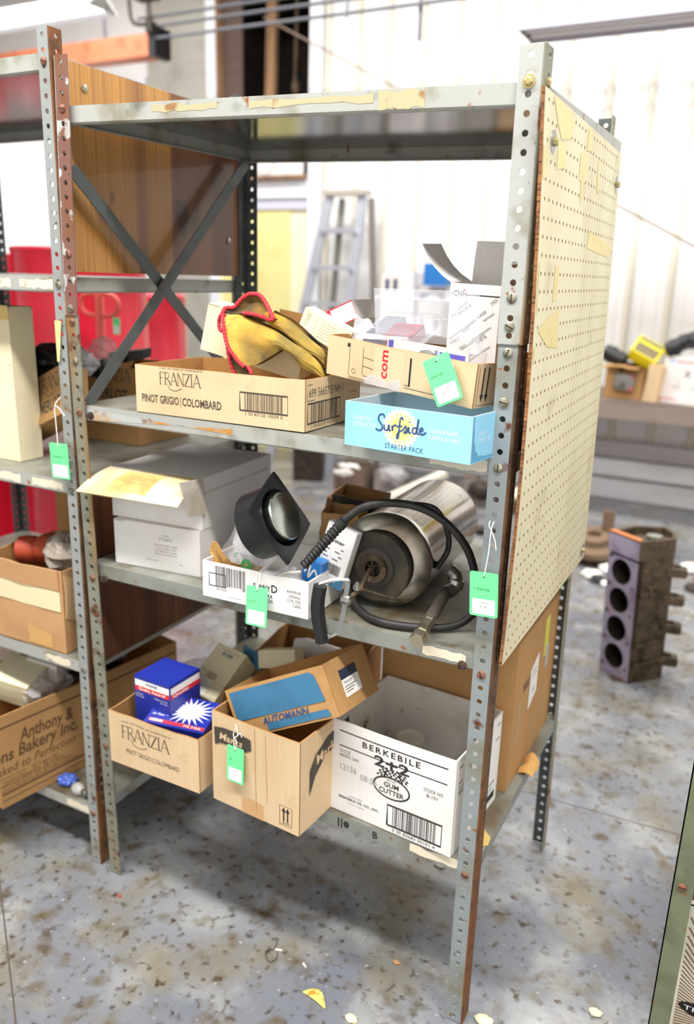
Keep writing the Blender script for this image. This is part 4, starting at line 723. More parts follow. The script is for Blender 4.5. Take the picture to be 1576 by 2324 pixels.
b = MB(); text(b, F, '700 35203', 1.2, .72, .18); text(b, F, 'VODKA', 5.0, 1.0, .32, bold=1, width=1.2); text(b, F, 'SELTZER', 4.9, .62, .3, width=1.35); text(b, F, '6/4-PACK', 8.55, 1.75, .24, al='r', width=1.15); text(b, F, '(355mL/', 8.55, 1.4, .24, al='r', width=1.0); text(b, F, '12 FL OZ)', 8.55, 1.05, .24, al='r', width=1.15); text(b, F, 'CANS', 8.55, .7, .24, al='r', width=.65); o = sd.prn(b, ink, 'lettering')
b = MB(); text(b, F, 'SUNNY', 4.55, 1.55, .42, bold=1, width=1.45); text(b, F, 'D', 6.05, 1.5, .62, bold=1, sx=.9); sd.prn(b, ink, 'brand_lettering')
b = MB(); b.slab(lambda u, v: F.P(2.2+1.3*u, .3+.8*v+.1*u, .03), .01, 2, 2); sd.prn(b, white_pr, 'blank_sticker')
tag('green tag hanging over the drinks tray on the third shelf', (-16.85, -1.05, 32.5), (1, -.02, .04), (-.1, -.12, -1), '104', 'lot of', string=([(-16.85, -1.1, 32.5), (-16.7, -1.0, 33.2), (-16.8, -.7, 33.9), (-16.8, .1, 33.95)], [(-16.85, -1.05, 32.55), (-17.0, -1.0, 33.3), (-16.95, -.8, 33.85)]))
# contents of the tray: bags, a square black duct with a round metal lid
def crumple(name, label, cat, c, sz, mat, seed=1, n=12, amp=.35, flat=.5, group=None, kind=None):
    rs = []
    for i in range(n+1):
        th2 = math.pi*i/n; r1 = []
        for j in range(n*2):
            ph = 6.28318*j/(n*2); d = V((math.sin(th2)*math.cos(ph), math.sin(th2)*math.sin(ph), math.cos(th2)))
            k = 1+amp*noise.noise(d*2.1+V((seed*7.7, 0, 0)))+amp*.7*abs(noise.noise(d*4.7+V((0, seed*3.3, 0))))
            r1.append(V(c)+V((d.x*sz[0], d.y*sz[1], d.z*sz[2]))*k)
        rs.append(r1)
    b = MB(); b.rings(rs); zmin = min(p.z for p in b.v); o = b.build(name, mat, None, False, loc=(c[0], c[1], zmin)); return setp(o, label, cat, group, kind)
b = MB(); P0 = V((-22.0, .4, 32.4))
b.slab(lambda u, v: P0+V((4.3*u+.2*math.sin(7*v), 1.0*u+.25*math.sin(9*u+2*v)-.3*v, 2.6*v*(1-.35*u)*(.75+.25*math.cos(5*u))+.2*math.sin(11*u))), .04, 12, 8); pb = thing('paper_bag', 'crumpled brown paper bag with green print in the drinks tray', 'bag', P0); b.build('bag', paperbag, pb)
Fb = flat_face(P0+V((2.2, .2, .75)), P0+V((4.0, .3, .6)), P0+V((2.3, .1, 2.0)))
b = MB(); k = b.pts([Fb.P(1.0, .6, .25)]+[Fb.P(1.0+.5*math.cos(6.283*i/18), .6+.5*math.sin(6.283*i/18), .25) for i in range(18)]); [b.face((k, k+1+i, k+1+(i+1) % 18)) for i in range(18)]; b.build('round_print', green_pr, pb)
b = MB(); text(b, Fb, '+', .78, .38, .5, bold=1, off=.27); b.build('print_mark', paperbag, pb); b = MB(); text(b, Fb, 'Ca', .1, .95, .3, bold=1, off=.25, ang=1.3); b.build('print', green_pr, pb)
b = MB(); P0 = V((-22.3, 1.6, 33.6)); b.slab(lambda u, v: P0+V((.2+2.7*v+1.5*u, .5*u+.2*math.sin(6*u), 4.4*v*(1-.15*u)+.12*math.sin(13*v+4*u)-1.2*u)), .02, 10, 14)
pbg = thing('plastic_bag', 'clear zip bag with a white card leaning on the upper white carton', 'bag', P0); b.build('film', poly, pbg); b = MB(); b.slab(lambda u, v: P0+V((1.1+2.0*v+1.3*u, .6*u+.3, .9+2.6*v-.9*u)), .03, 3, 3); b.build('card', M('white_card', S(232, 226, 220), .6), pbg)
crumple('plastic_bag', 'crumpled clear bag of hoses in the middle of the drinks tray', 'bag', (-18.9, 1.8, 34.4), (1.7, 1.2, 1.5), poly, 4)
crumple('plastic_bag', 'small clear bag at the front right of the drinks tray', 'bag', (-15.2, .7, 33.2), (1.0, .8, .9), poly, 9)
dk = thing('square_duct_collar', 'black square duct collar with a round metal lid, standing on its corner', 'duct', (-17.2, 2.6, 32.3))
Rd = rotm(.117, .699, -.31); e1 = Rd @ V((1, 0, 0)); e2 = Rd @ V((0, 0, 1)); nn = -(Rd @ V((0, 1, 0))); c = V((-19.16, 1.48, 37.55))+(e1+e2)*2.55; vv = V((.518, -.806, .283)).normalized(); e1, e2, nn = e1-vv*(2*e1.dot(vv)), e2-vv*(2*e2.dot(vv)), vv*(2*nn.dot(vv))-nn
b = MB(); hs = 2.55
def sq(r, h, n=40):
    out = []
    for i in range(n):
        a = 6.28318*i/n; ca, sa = math.cos(a), math.sin(a); k = r/max(abs(ca), abs(sa)); k = min(k, r*1.38); out.append(c+(e1*ca+e2*sa)*k+nn*h)
    return out
def ci(r, h, n=40): return [c+(e1*math.cos(6.28318*i/n)+e2*math.sin(6.28318*i/n))*r+nn*h for i in range(n)]
b.rings([sq(hs, -.12), sq(hs, .05), ci(2.15, .06), ci(1.95, -.5), ci(1.9, -.6)], 0, False, False); b.rings([ci(2.5, -2.2), ci(2.5, -.2), sq(hs, -.12)], 0, True, False); b.build('collar', blk_pl, dk, True)
b = MB(); b.rings([ci(1.78, -.5), ci(1.78, .4), ci(1.7, .48), ci(1.55, .4), ci(.02, .36)], 0, False, True); b.build('metal_lid', silver, dk, True)
pp = Box('printed_carton', 'small carton with a torn white label behind the ribbed hose', 'carton', (-14.3, 2.5, 33.0), (2.5, .8, 4.6), (-.08, .25, -.05), (cb_white, cb_white), open_top=False, t=.03)
b = MB(); F = pp.F['front']; text(b, F, 'Oyster', .3, 3.3, .3, bold=1, width=1.5); [rect(b, F, .3, 2.9-.3*i, 1.9-.25*(i % 2), 2.98-.3*i) for i in range(4)]; pp.prn(b, ink, 'lettering'); b = MB(); barcode(b, F, .8, .9, 2.2, 1.7, 5, 0); pp.prn(b, ink, 'barcode')
b = MB(); rect(b, F, .02, .0, 2.58, .8); pp.prn(b, teal_pr, 'blue_print')
pq = Box('printed_carton', 'blue and white carton with cursive print in the drinks tray', 'carton', (-14.7, 1.3, 32.3), (1.5, 1.1, 2.5), (0, .15, 0), (M('bright_blue_board', S(40, 120, 196), .4), cb_white), open_top=False, t=.03)
b = MB(); F = pq.F['front']; line(b, F, curve([(.2, 1.5), (.6, 2.2), (.6, 1.2), (1.0, 1.9), (1.3, 1.4)], 6), .14); pq.prn(b, white_pr, 'lettering')
b = MB(); b.tube(curve([(-15.6, -.4, 33.6), (-14.8, -.5, 34.1), (-14.0, -.5, 34.3), (-13.6, -.4, 34.4)], 4), .09, 6); setp(b.build('cable_tie', white_pl, None, True, loc=(-14.8, -.4, 33.5)), 'white cable tie sticking out of the drinks tray', 'cable tie')
for i, (p, s2, mt, lb) in enumerate((((-16.4, 7.4, 31), (3.1, 3, 5.6), cb_brown, 'brown carton flap standing left of the chrome tank'), ((-18.2, 11.4, 31), (4.2, 4, 6.0), dark_stuff, 'dark oily parts tray behind the square duct collar'), ((-22, 17, 31), (9, 5, 4.0), cb_dark, 'old carton at the back of the third shelf'))):
    Box('old_carton', lb, 'carton', p, s2, (0, .1*i, .2), (mt, cb_in), jag=.3, seed=30+i)
# chrome tank
tk = thing('chrome_tank', 'polished chrome tank lying on its side on the third shelf', 'tank', (-9.7, 11, 30.95))
A0 = V((-9.42, 4.56, 34.52)); ax = V((-.05, 1, 0)).normalized(); R0 = 3.58
b = MB(); b.lathe(A0, ax, [(R0, .35), (R0, 1.0), (R0*.985, 1.1), (R0*.985, 12.4), (R0*.95, 12.9), (R0*.6, 13.2), (.05, 13.3)], 64, cap=False); b.build('shell', chrome, tk, True)
b = MB(); b.lathe(A0, ax, [(2.55, -.55), (2.75, -.5), (R0*.93, -.12), (R0*1.0, .1), (R0*1.005, .36)], 64, cap=False); b.build('dome', chrome_d, tk, True)
Ac = A0+V((-.42, 0, -.35))
b = MB(); b.lathe(Ac, ax, [(.9, -1.0), (1.5, -.95), (1.6, -.75), (2.62, -.72), (2.72, -.5), (2.72, .2)], 48, cap=False); b.build('base_ring', rubber_br, tk, True)
b = MB(); b.lathe(Ac, ax, [(.62, -.9), (.62, -1.12), (1.06, -1.2), (1.12, -1.05), (1.12, -.7)], 32, cap=False); b.build('valve_collar', iron, tk, True)
b = MB(); b.lathe(Ac, ax, [(.02, -.72), (1.0, -.7)], 24); b.lathe(Ac, ax, [(.16, -1.6), (.2, -1.5), (.2, -.7)], 12); [b.box(Ac+V((math.cos(a)*.1, -1.0, math.sin(a)*.1)), V((math.cos(a)*.9, 0, math.sin(a)*.9)), V((-math.sin(a)*.14, 0, math.cos(a)*.14)), V((0, .2, 0))) for a in (.5, 1.57, 2.6, 4.7)]; b.build('valve_core', dark_stuff, tk)
# draw handle hooked in the tank valve
hd = thing('draw_handle', 'black grip handle on a bent metal frame hanging over the shelf edge', 'handle', (-10.6, -1.5, 30.2))
b = MB(); b.tube(curve([(-11.25, -1.7, 34.25), (-11.4, -1.75, 32.5), (-11.05, -1.6, 30.1)], 6), [.5]*13, 8); b.build('grip', blk_pl, hd, True)
fr = curve([(-11.2, -1.6, 34.35), (-10.2, -1.3, 34.75), (-9.5, -1.0, 34.7), (-9.6, -1.0, 33.6), (-9.75, -1.0, 32.2), (-10.2, -1.1, 30.8), (-10.9, -1.5, 30.35)], 5)
b = MB(); [b.box(V(p)-V((.2, .1, .05)), V(q)-V(p), V((.32, .1, 0)), V((.0, .12, .12))) for p, q in zip(fr, fr[1:])]; b.build('metal_frame', galv, hd)
b = MB(); b.tube([(-9.6, -.9, 33.2), (-9.4, .8, 33.6), Ac+V((0, -1.5, 0))], .17, 8); b.build('rod', iron, hd, True); b = MB(); b.tube([(-9.3, .7, 33.6), (-8.2, 2.2, 32.8), (-7.0, 3.4, 32.2)], .1, 6); b.build('chain_rod', iron, hd, True)
b = MB(); b.lathe((-9.6, -1.0, 33.3), (1, 0, 0), [(.12, -.4), (.34, -.3), (.34, .3), (.12, .4)], 8); b.lathe((-9.4, .2, 33.9), (.2, -.3, 1), [(.12, -.4), (.3, -.1), (.12, .4)], 8); b.build('wing_nut', galv, hd)
# air hose with ribbed strain relief and brass fitting
hs_ = thing('air_hose', 'black rubber air hose looped around the chrome tank', 'hose', (-9, 3, 30.95))
HP = curve([(-11.0, 1.1, 38.25), (-9.9, 1.6, 39.2), (-8.2, 2.0, 39.7), (-6.2, 2.6, 39.6), (-4.4, 3.2, 38.7), (-2.9, 3.8, 36.9), (-2.2, 4.2, 34.6), (-2.0, 4.4, 32.6), (-3.0, 3.2, 31.4), (-5.2, 1.7, 31.28), (-8.2, 1.2, 31.28), (-10.6, 2.6, 31.4), (-12.1, 4.0, 32.6), (-12.6, 4.6, 34.4)], 7)
b = MB(); b.tube(HP, .28, 10); b.build('hose', rubber, hs_, True)
b = MB(); b.tube(curve([(-8.2, 7.0, 38.45), (-6.6, 7.0, 38.35), (-5.6, 7.0, 37.0), (-5.4, 7.0, 35.4), (-6.0, 6.4, 34.0)], 7), .22, 8); b.build('hose_loop', rubber, hs_, True)
g0, g1 = V((-13.75, .35, 34.6)), V((-11.0, 1.1, 38.25)); k = 46; rr = [(.42 if (i % 3) else .3)+.02*math.sin(i) for i in range(k+1)]
for i in range(k+1):
    f2 = i/k
    if f2 > .86: rr[i] = .43
    elif f2 < .06: rr[i] = .36
    else: rr[i] *= (.85+.15*f2)
b = MB(); b.tube([g0+(g1-g0)*(i/k) for i in range(k+1)], rr, 14); b.build('ribbed_sleeve', rubber, hs_, True)
f0, f1 = V((-4.2, -1.2, 31.62)), V((-4.7, 5.2, 32.75)); fd = (f1-f0).normalized()
ft = thing('hose_fitting', 'steel swivel hose fitting resting on the right of the third shelf', 'fitting', (-4.4, 2, 31.0))
b = MB(); b.lathe(f0, fd, [(.3, 0), (.52, 0), (.56, .15), (.56, .75), (.44, .8), (.42, .95), (.5, 1.0), (.5, 1.5), (.4, 1.55), (.42, 2.4), (.46, 2.5), (.46, 3.1)], 6); b.build('hex_nut', M('zinc_brass', S(196, 186, 160), .3, .9, [(S(140, 130, 110), 30, .5, .7)]), ft)
b = MB(); b.lathe(f0, fd, [(.3, .02), (.3, .5), (.02, .5)], 16, cap=False); b.build('bore', slot_dark, ft)
b = MB(); b.tube([f0+fd*3.0, f0+fd*4.5, f1+V((0, 0, .1))], .44, 12); b.build('hose_stub', rubber_br, ft, True)
b = MB(); b.tube(curve([f1, f1+V((.35, .8, .3)), f1+V((.2, 1.2, 1.0)), f1+V((-.3, 1.0, 1.5))], 4), .52, 12); b.lathe(f1+V((.35, .9, .35)), (.1, .3, 1), [(.6, -.2), (.62, .4), (.5, .5)], 14); b.build('elbow', galv, ft, True)
tag('green tag numbered 106 hanging on the right front post', (-.2, -.5, 36.75), (1, 0, .06), (-.04, 0, -1), '106', '1 shelving', string=([(-.2, -.55, 36.75), (-.05, -.5, 38.2), (.0, -.45, 39.8), (.1, -.3, 40.35)], [(.0, -.45, 39.8), (-.15, -.5, 40.1), (-.12, -.4, 40.4)], [(0, -.45, 39.8), (.3, -.5, 39.2), (.42, -.5, 38.6)]))
# ================================================================ bottom shelf
bx = Box('wine_carton', 'tan wine carton overhanging the bottom shelf, filled with blue filter boxes', 'carton', (-30.68, -2.55, 14.75), (9.3, 8.0, 4.95), (0, 0, 0), (cb_tan, cb_in), jag=.35, seed=14, group='wine cartons', bulge=.12)
F = bx.F['front']; franzia(bx, F, 1.35, 2.75, 1.25, (1.75, 1.35, .46, 5.6), name='grape_lettering')
wg = Box('filter_box', 'upright dark blue filter box with red and white stripes', 'box', (-29.4, -.7, 16.0), (3.84, 3.8, 6.25), (0, 0, -.03), (blue_box, blue_box), open_top=False, bulge=.02, t=.04, group='blue filter boxes')
F = wg.F['front']; b = MB(); rect(b, F, .08, 5.45, 3.76, 5.95); rect(b, F, .08, 5.25, 3.76, 5.46, .009); wg.prn(b, white_pr, 'white_stripe'); b = MB(); rect(b, F, .08, 4.95, 3.76, 5.38, .014); wg.prn(b, red_pr, 'red_stripe')
b = MB(); text(b, F, 'WAGNER', 1.25, 5.6, .24, bold=1, width=1.3, off=.02); wg.prn(b, ink_navy, 'brand_lettering'); b = MB(); text(b, F, 'Quality Assured', .45, 5.06, .25, bold=1, width=2.9, off=.02); text(b, F, 'Oil Filter', .15, 4.6, .16, width=.8); text(b, F, 'Filtre huile', .15, 4.38, .14, width=.9); text(b, F, 'Made in U.S.A.', 3.6, 4.6, .15, al='r', width=1.4); text(b, F, 'for hire', 3.6, 4.38, .14, al='r', width=.8); wg.prn(b, white_pr, 'lettering')
F = wg.F['right']; b = MB(); rect(b, F, .08, 5.25, 3.7, 5.95); wg.prn(b, white_pr, 'side_white_stripe'); b = MB(); rect(b, F, .08, 4.95, 3.7, 5.38, .014); wg.prn(b, red_pr, 'side_red_stripe'); b = MB(); text(b, F, 'Quality', .3, 5.06, .25, bold=1, width=2, off=.02); wg.prn(b, white_pr, 'side_lettering')
sb = Box('filter_box', 'blue filter box with a white starburst lying tilted at the front', 'box', (-27.3, -2.0, 17.9), (5.3, 3.7, 1.5), (.2, .03, .2), (blue_box, blue_box), open_top=False, bulge=.01, t=.04, group='blue filter boxes')
F = sb.F['top']; b = MB(); cx, cy = 3.2, 2.1; st = []
for i in range(40): a = 6.28318*i/40; rr = 1.75 if i % 2 == 0 else .8; st.append((max(.05, min(5.25, cx+rr*math.cos(a)*1.2)), max(.55, min(3.65, cy+rr*math.sin(a)))))
k = b.pts([F.P(cx, cy)]+[F.P(*p) for p in st]); [b.face((k, k+1+i, k+1+(i+1) % 40)) for i in range(40)]; sb.prn(b, M('pale_star_print', S(222, 222, 240), .5), 'starburst')
b = MB(); rect(b, F, .3, .25, 5.2, .6); sb.prn(b, red_pr, 'red_stripe'); b = MB(); text(b, F, 'GERM', .35, .28, .3, bold=1, width=1.2, off=.02); text(b, F, 'FILTRE', 3.4, .3, .22, width=1.5, off=.02); text(b, F, 'Air Filter', .3, 1.0, .25, width=1.1, off=.02); sb.prn(b, white_pr, 'lettering'); b = MB(); text(b, F, 'G', 2.1, 3.1, .4, bold=1); sb.prn(b, red_pr, 'logo_mark')
b = MB(); b.slab(lambda u, v: V((-29.0+1.8*u, -1.9+.1*v, 17.4+1.6*v-.4*u)), .1, 3, 3); b.build('loose_flap', cb_brown, bx.th)
bk = Box('filter_box', 'cream box marked 6014 leaning between the blue boxes', 'box', (-28.3, 4.5, 18.9), (3.4, 2.4, 5.1), (-.93, .16, .02), (cb_cream, cb_cream), open_top=False, bulge=.02, t=.05)
F = bk.F['front']; b = MB(); text(b, F, '6014', 2.3, 4.5, .42, bold=1, ang=math.pi, width=1.2); text(b, F, 'FILTER ELEMENT', 2.9, 4.75, .1, ang=math.pi, width=1.8); bk.prn(b, ink_navy, 'lettering'); b = MB(); b.slab(lambda u, v: F.P(.3+1.7*u, .1+1.5*v, .02), .01, 2, 2); bk.prn(b, white_pr, 'white_label'); b = MB(); b.slab(lambda u, v: F.P(1.0+1.1*u, 1.75+.6*v, .02), .01, 2, 2); bk.prn(b, M('tan_worn_patch', S(186, 170, 136), .7), 'worn_patch')
mk = Box('supply_carton', 'tan carton with a black swoosh logo at the middle of the bottom shelf', 'carton', (-20.11, -2.42, 14.75), (8.24, 7.6, 7.8), (0, 0, -.077), (cb_tan, cb_in), jag=.05, seed=17, bulge=.1)
F = mk.F['front']; b = MB(); fan(b, F, [(.3, 5.0), (.9, 5.3), (2.2, 5.45), (3.4, 5.4), (3.9, 5.7), (3.85, 6.6), (2.5, 6.75), (1.2, 6.7), (.25, 6.5)], .05); sw_ = mk.prn(b, ink_dk, 'swoosh'); b = MB(); text(b, F, 'Marks', .75, 5.65, .62, bold=1, shear=.15, width=2.3, off=.07); mk.prn(b, cb_tan, 'logo_lettering', sw_)
b = MB(); frame(b, F, 6.5, .45, 7.6, 2.1, .045); [(rect(b, F, u, .75, u+.13, 1.6), fan(b, F, [(u-.13, 1.6), (u+.26, 1.6), (u+.065, 2.0)])) for u in (6.8, 7.16)]; rect(b, F, 6.7, .6, 7.4, .66); o = mk.prn(b, ink, 'arrow_print'); o['kind'] = 'stuff'
b = MB(); b.slab(lambda u, v: F.P(2.9+2.1*u, 0, .02)+V((0, 0, (-.02+1.5*v)*(1-.25*abs(u-.5)))), .01, 5, 4); mk.prn(b, M('glossy_tape', S(206, 162, 112), .15, coat=.6), 'packing_tape')
b = MB(); line(b, F, [(4.3, .6), (4.2, 7.6)], .05); line(b, F, [(5.35, 1.8), (5.2, 7.4)], .04); mk.prn(b, cb_in, 'panel_crease')
F = mk.F['right']; b = MB(); fan(b, F, [(1.2, 2.8), (1.9, 4.1), (3.2, 5.2), (6.5, 5.4), (6.5, 7.0), (3.5, 6.7), (1.9, 5.9), (1.2, 4.9)], .06); sw_ = mk.prn(b, ink_dk, 'side_swoosh'); b = MB(); text(b, F, 'Marks', 2.0, 5.0, .85, bold=1, ang=.12, width=3, off=.08); mk.prn(b, cb_tan, 'side_logo_lettering', sw_)
tag('green tag tied to the tan swoosh carton on the bottom shelf', (-17.6, -2.9, 20.1), (1, -.08, .02), (.02, -.06, -1), '105', 'lot', w=1.62, string=([(-17.6, -2.95, 20.1), (-17.45, -2.95, 20.8), (-17.75, -2.95, 21.4), (-17.5, -2.9, 22.1)], [(-17.6, -2.95, 20.2), (-17.75, -2.95, 21.0), (-17.35, -2.95, 21.5), (-17.6, -2.85, 22.3)], [(-17.5, -2.95, 21.3), (-17.1, -2.95, 21.7), (-17.0, -2.95, 21.4)]))
am = Box('parts_carton', 'tan carton with teal stripes tipped into the swoosh carton', 'carton', (-18.2, -1.35, 20.05), (9.6, 5.9, 3.9), (-.1, -.48, -.04), (cb_brown, cb_in), jag=.06, seed=19, bulge=.03)
F = am.F['front']; b = MB(); fan(b, F, [(.35, 1.35), (8.9, 1.35), (8.6, 3.4), (8.2, 3.65), (.35, 3.65)], .05); am.prn(b, teal_pr, 'teal_panel'); b = MB(); fan(b, F, [(3.0, .2), (9.0, .2), (8.8, .75), (3.0, .75)], .05); am.prn(b, teal_pr, 'teal_stripe'); b = MB(); text(b, F, 'AUTOMANN', 2.7, .72, .55, bold=1, shear=.25, width=4.4, off=.06); am.prn(b, ink_navy, 'brand_lettering')
F = am.F['right']; b = MB(); rect(b, F, 1.5, .9, 3.9, 2.9, .02); la_ = am.prn(b, white_pr, 'shipping_label'); b = MB(); rect(b, F, 1.5, 2.2, 3.9, 2.95, .025); am.prn(b, M('dark_blue_print', S(40, 50, 72), .4), 'label_header', la_); b = MB(); text(b, F, 'TRAILER', 1.7, 1.85, .2, width=1.2, off=.03); [rect(b, F, 1.7, 1.6-.2*i, 3.3-.3*i, 1.66-.2*i, .03) for i in range(3)]; barcode(b, F, 2.2, .95, 3.6, 1.15, 8, 0); o = am.prn(b, ink, 'label_text', la_); o['kind'] = 'stuff'
bb = Box('aerosol_carton', 'white open aerosol carton with black print beside the right post', 'carton', (-11.6, 1.25, 14.75), (10.3, 8.4, 7.86), (0, 0, -.08), (cb_white, cb_dirty), jag=.06, seed=23, bulge=.1)
F = bb.F['front']; b = MB(); rect(b, F, .7, 7.0, 9.7, 7.1, n=6); bb.prn(b, ink, 'upper_rule'); b = MB(); rect(b, F, .7, 5.75, 9.7, 5.84, n=6); bb.prn(b, ink, 'lower_rule')
b = MB(); text(b, F, 'BERKEBILE', 5.2, 6.32, .5, bold=1, al='c', sp=.16, width=5.0); bb.prn(b, ink, 'brand_lettering'); b = MB(); text(b, F, '2+2', 5.25, 5.3, .85, bold=1, al='c', width=3.0); bb.prn(b, ink, 'product_lettering')
b = MB(); line(b, F, [(5.3+1.5*math.cos(6.28318*i/32), 3.75+.88*math.sin(6.28318*i/32)) for i in range(32)], .13, closed=True); ov_ = bb.prn(b, ink, 'oval_border'); b = MB(); text(b, F, 'GUM', 5.3, 3.78, .42, bold=1, al='c', width=1.3); text(b, F, 'CUTTER', 5.3, 3.22, .42, bold=1, al='c', width=2.1); text(b, F, 'INSTANT', 5.3, 4.3, .16, al='c', width=.8); bb.prn(b, ink, 'oval_lettering', ov_)
b = MB()
for s2, px, tl in ((1, 4.0, .5), (1, 4.6, .25), (-1, 5.5, -.25), (-1, 6.1, -.5)):
    for i in range(4):
        for j in range(5):
            if (i+j) % 2 == 0: fan(b, F, [(px+i*.17+tl*(j*.17), 4.55+j*.17-abs(tl)*i*.0), (px+i*.17+.17+tl*(j*.17), 4.55+j*.17), (px+i*.17+.17+tl*(j*.17+.17), 4.72+j*.17), (px+i*.17+tl*(j*.17+.17), 4.72+j*.17)])
o = bb.prn(b, ink, 'chequered_flags'); o['kind'] = 'stuff'
b = MB(); barcode(b, F, 5.05, .55, 9.5, 2.3, 33, 0, '0 00 83683 00101 4'); bb.prn(b, ink, 'barcode'); b = MB(); frame(b, F, 5.05, .55, 9.5, 2.3, .16); bb.prn(b, ink, 'barcode_frame')
b = MB(); text(b, F, '12-13 OZ.', .7, 5.25, .26, width=1.05); text(b, F, 'AEROSOL CANS', .7, 4.88, .26, width=1.75); bb.prn(b, ink, 'size_lettering'); b = MB(); text(b, F, 'STOCK NO.', 9.5, 4.65, .3, al='r', width=1.6); text(b, F, 'B-101', 9.1, 4.22, .3, al='r', width=.95); bb.prn(b, ink, 'stock_lettering'); b = MB(); text(b, F, 'BERKEBILE OIL CO., INC.', .75, 1.25, .22, bold=1, width=3.6); text(b, F, 'MANUFACTURED BY', 1.6, 1.6, .1, width=1.3); text(b, F, 'Somerset, Pennsylvania', 1.5, .95, .1, width=1.6); bb.prn(b, ink, 'small_lettering')
b = MB(); text(b, F, '12136', .7, 3.75, .55, width=1.6); text(b, F, '08:56', 2.6, 3.45, .55, width=1.5); bb.prn(b, ink_grey, 'date_code')
F = bb.F['right']; b = MB(); rect(b, F, .5, 7.0, 8.0, 7.1); rect(b, F, .5, 5.75, 8.0, 5.84); text(b, F, '12-13 OZ.', .6, 5.2, .3, width=1.1); text(b, F, 'AEROSOL', .6, 4.8, .3, width=1.2); text(b, F, 'STOCK NO.', 6.2, 2.0, .3, width=1.5); text(b, F, 'B-101', 6.3, 1.5, .3, width=.9); rect(b, F, 6.2, .6, 7.8, 1.2); o = bb.prn(b, ink, 'side_print'); o['kind'] = 'stuff'
b = MB(); b.lathe((-7.3, 6.3, 18.2), (.05, 0, 1), [(.9, -1.6), (1.0, -1.5), (1.05, 1.0), (1.12, 1.3), (1.1, 1.42), (.95, 1.42), (.9, 1.3), (.85, 1.2), (.02, 1.15)], 24); setp(b.build('plastic_cup', white_pl, None, True, loc=(-7.3, 6.3, 16.6)), 'dirty milky plastic cap standing inside the white aerosol carton', 'cap')
b = MB(); b.tube([(-9.3, 5.6, 19.4), (-2.6, 2.0, 20.2)], .09, 8); setp(b.build('metal_rod', galv, None, True, loc=(-6, 3.8, 19.7)), 'thin steel rod laid across the open aerosol carton', 'rod')
b = MB(); rnd = random.Random(3)
for i in range(14):
    c = V((-9.5+rnd.random()*7.5, 2.4+rnd.random()*4.6, 15.9+rnd.random()*1.6)); b.lathe(c, (rnd.uniform(-1, 1), rnd.uniform(-1, 1), rnd.uniform(-1, 1)), [(.3, -.5), (.55, -.4), (.55, .3), (.25, .5)], 8)
setp(b.build('scrap_metal', dark_stuff, None, True, loc=(-6, 4, 15.3)), 'oily scrap parts heaped in the bottom of the white aerosol carton', 'scrap', kind='stuff')
for i, (c, ax2, r1) in enumerate((((-4.3, 3.6, 18.9), (.3, -.5, 1), .9), ((-5.9, 4.4, 18.5), (-.4, -.5, .8), .8), ((-3.1, 4.6, 18.6), (.6, -.3, .8), .7))):
    b = MB(); b.lathe(c, ax2, [(r1*.55, -.18), (r1, -.18), (r1, .18), (r1*.55, .18), (r1*.55, -.18)], 20, cap=False); setp(b.build('bearing_ring', silver if i == 1 else dark_stuff, None, True, loc=(c[0], c[1], c[2]-.4)), ['oily steel ring nearest the front of the aerosol carton', 'shiny steel ring lying in the aerosol carton', 'dark ring leaning at the right of the aerosol carton'][i], 'ring', 'rings in the aerosol carton')
bg_ = Box('large_carton', 'large brown carton filling the back right of the bottom shelf', 'carton', (-11.6, 9.9, 14.75), (11.4, 13.2, 13.0), (0, 0, 0), (cb_brown, cb_in), open_top=False, bulge=.08)
F = bg_.F['right']; b = MB(); b.slab(lambda u, v: F.P(4.6+2.4*u, 5.2+3.6*v+.8*u, .02), .01, 3, 3); lab = bg_.prn(b, white_pr, 'shipping_label'); b = MB(); [rect(b, F, 5.0, 8.4-.4*i, 6.6, 8.5-.4*i, .03) for i in range(2)]; fan(b, F, [(5.6, 6.3), (6.1, 6.5), (5.9, 7.0)], .03); bg_.prn(b, ink_grey, 'label_print', lab)
b = MB(); b.slab(lambda u, v: F.P(8.6+1.4*u, 8.4+3.6*v, .02), .01, 2, 3); bg_.prn(b, M('yellow_green_sticker', S(206, 206, 60), .5), 'yellow_sticker'); b = MB(); b.slab(lambda u, v: F.P(9.3+1.2*u, 7.0+2.2*v, .025), .01, 2, 3); bg_.prn(b, M('grey_sticker', S(176, 166, 160), .5), 'grey_sticker')
b = MB(); b.slab(lambda u, v: F.P(1.7+.25*u, 3.6+3.8*v, .02), .01, 2, 5); bg_.prn(b, tape_tan, 'tape_strip'); b = MB(); text(b, F, 'MIRRORS', 2.6, 7.6, 1.0, ang=.05, width=2.4); bg_.prn(b, ink_soft, 'marker_writing')
b = MB(); b.slab(lambda u, v: V((1.2-1.3*u, 13.0+2.2*v, 14.78+.5*math.sin(3.1*u)*(.5+v)+.3*math.sin(7*v))), .05, 5, 5); setp(b.build('paper_scrap', paperbag, None, loc=(.4, 14, 14.75)), 'crumpled brown paper scrap on the right end of the bottom shelf', 'paper')
b = MB(); k = b.pts([V((.0, 3.4, 14.73))]+[V((-.05+.62*math.cos(6.283*i/14)*(1+.2*math.sin(i*3)), 3.5+1.1*math.sin(6.283*i/14)*(1+.2*math.cos(i*5)), 14.73)) for i in range(14)]); [b.face((k, k+1+i, k+1+(i+1) % 14)) for i in range(14)]; b.build('paint_splash', M('ochre_splash', S(196, 168, 92), .6), SH['s4'][0])
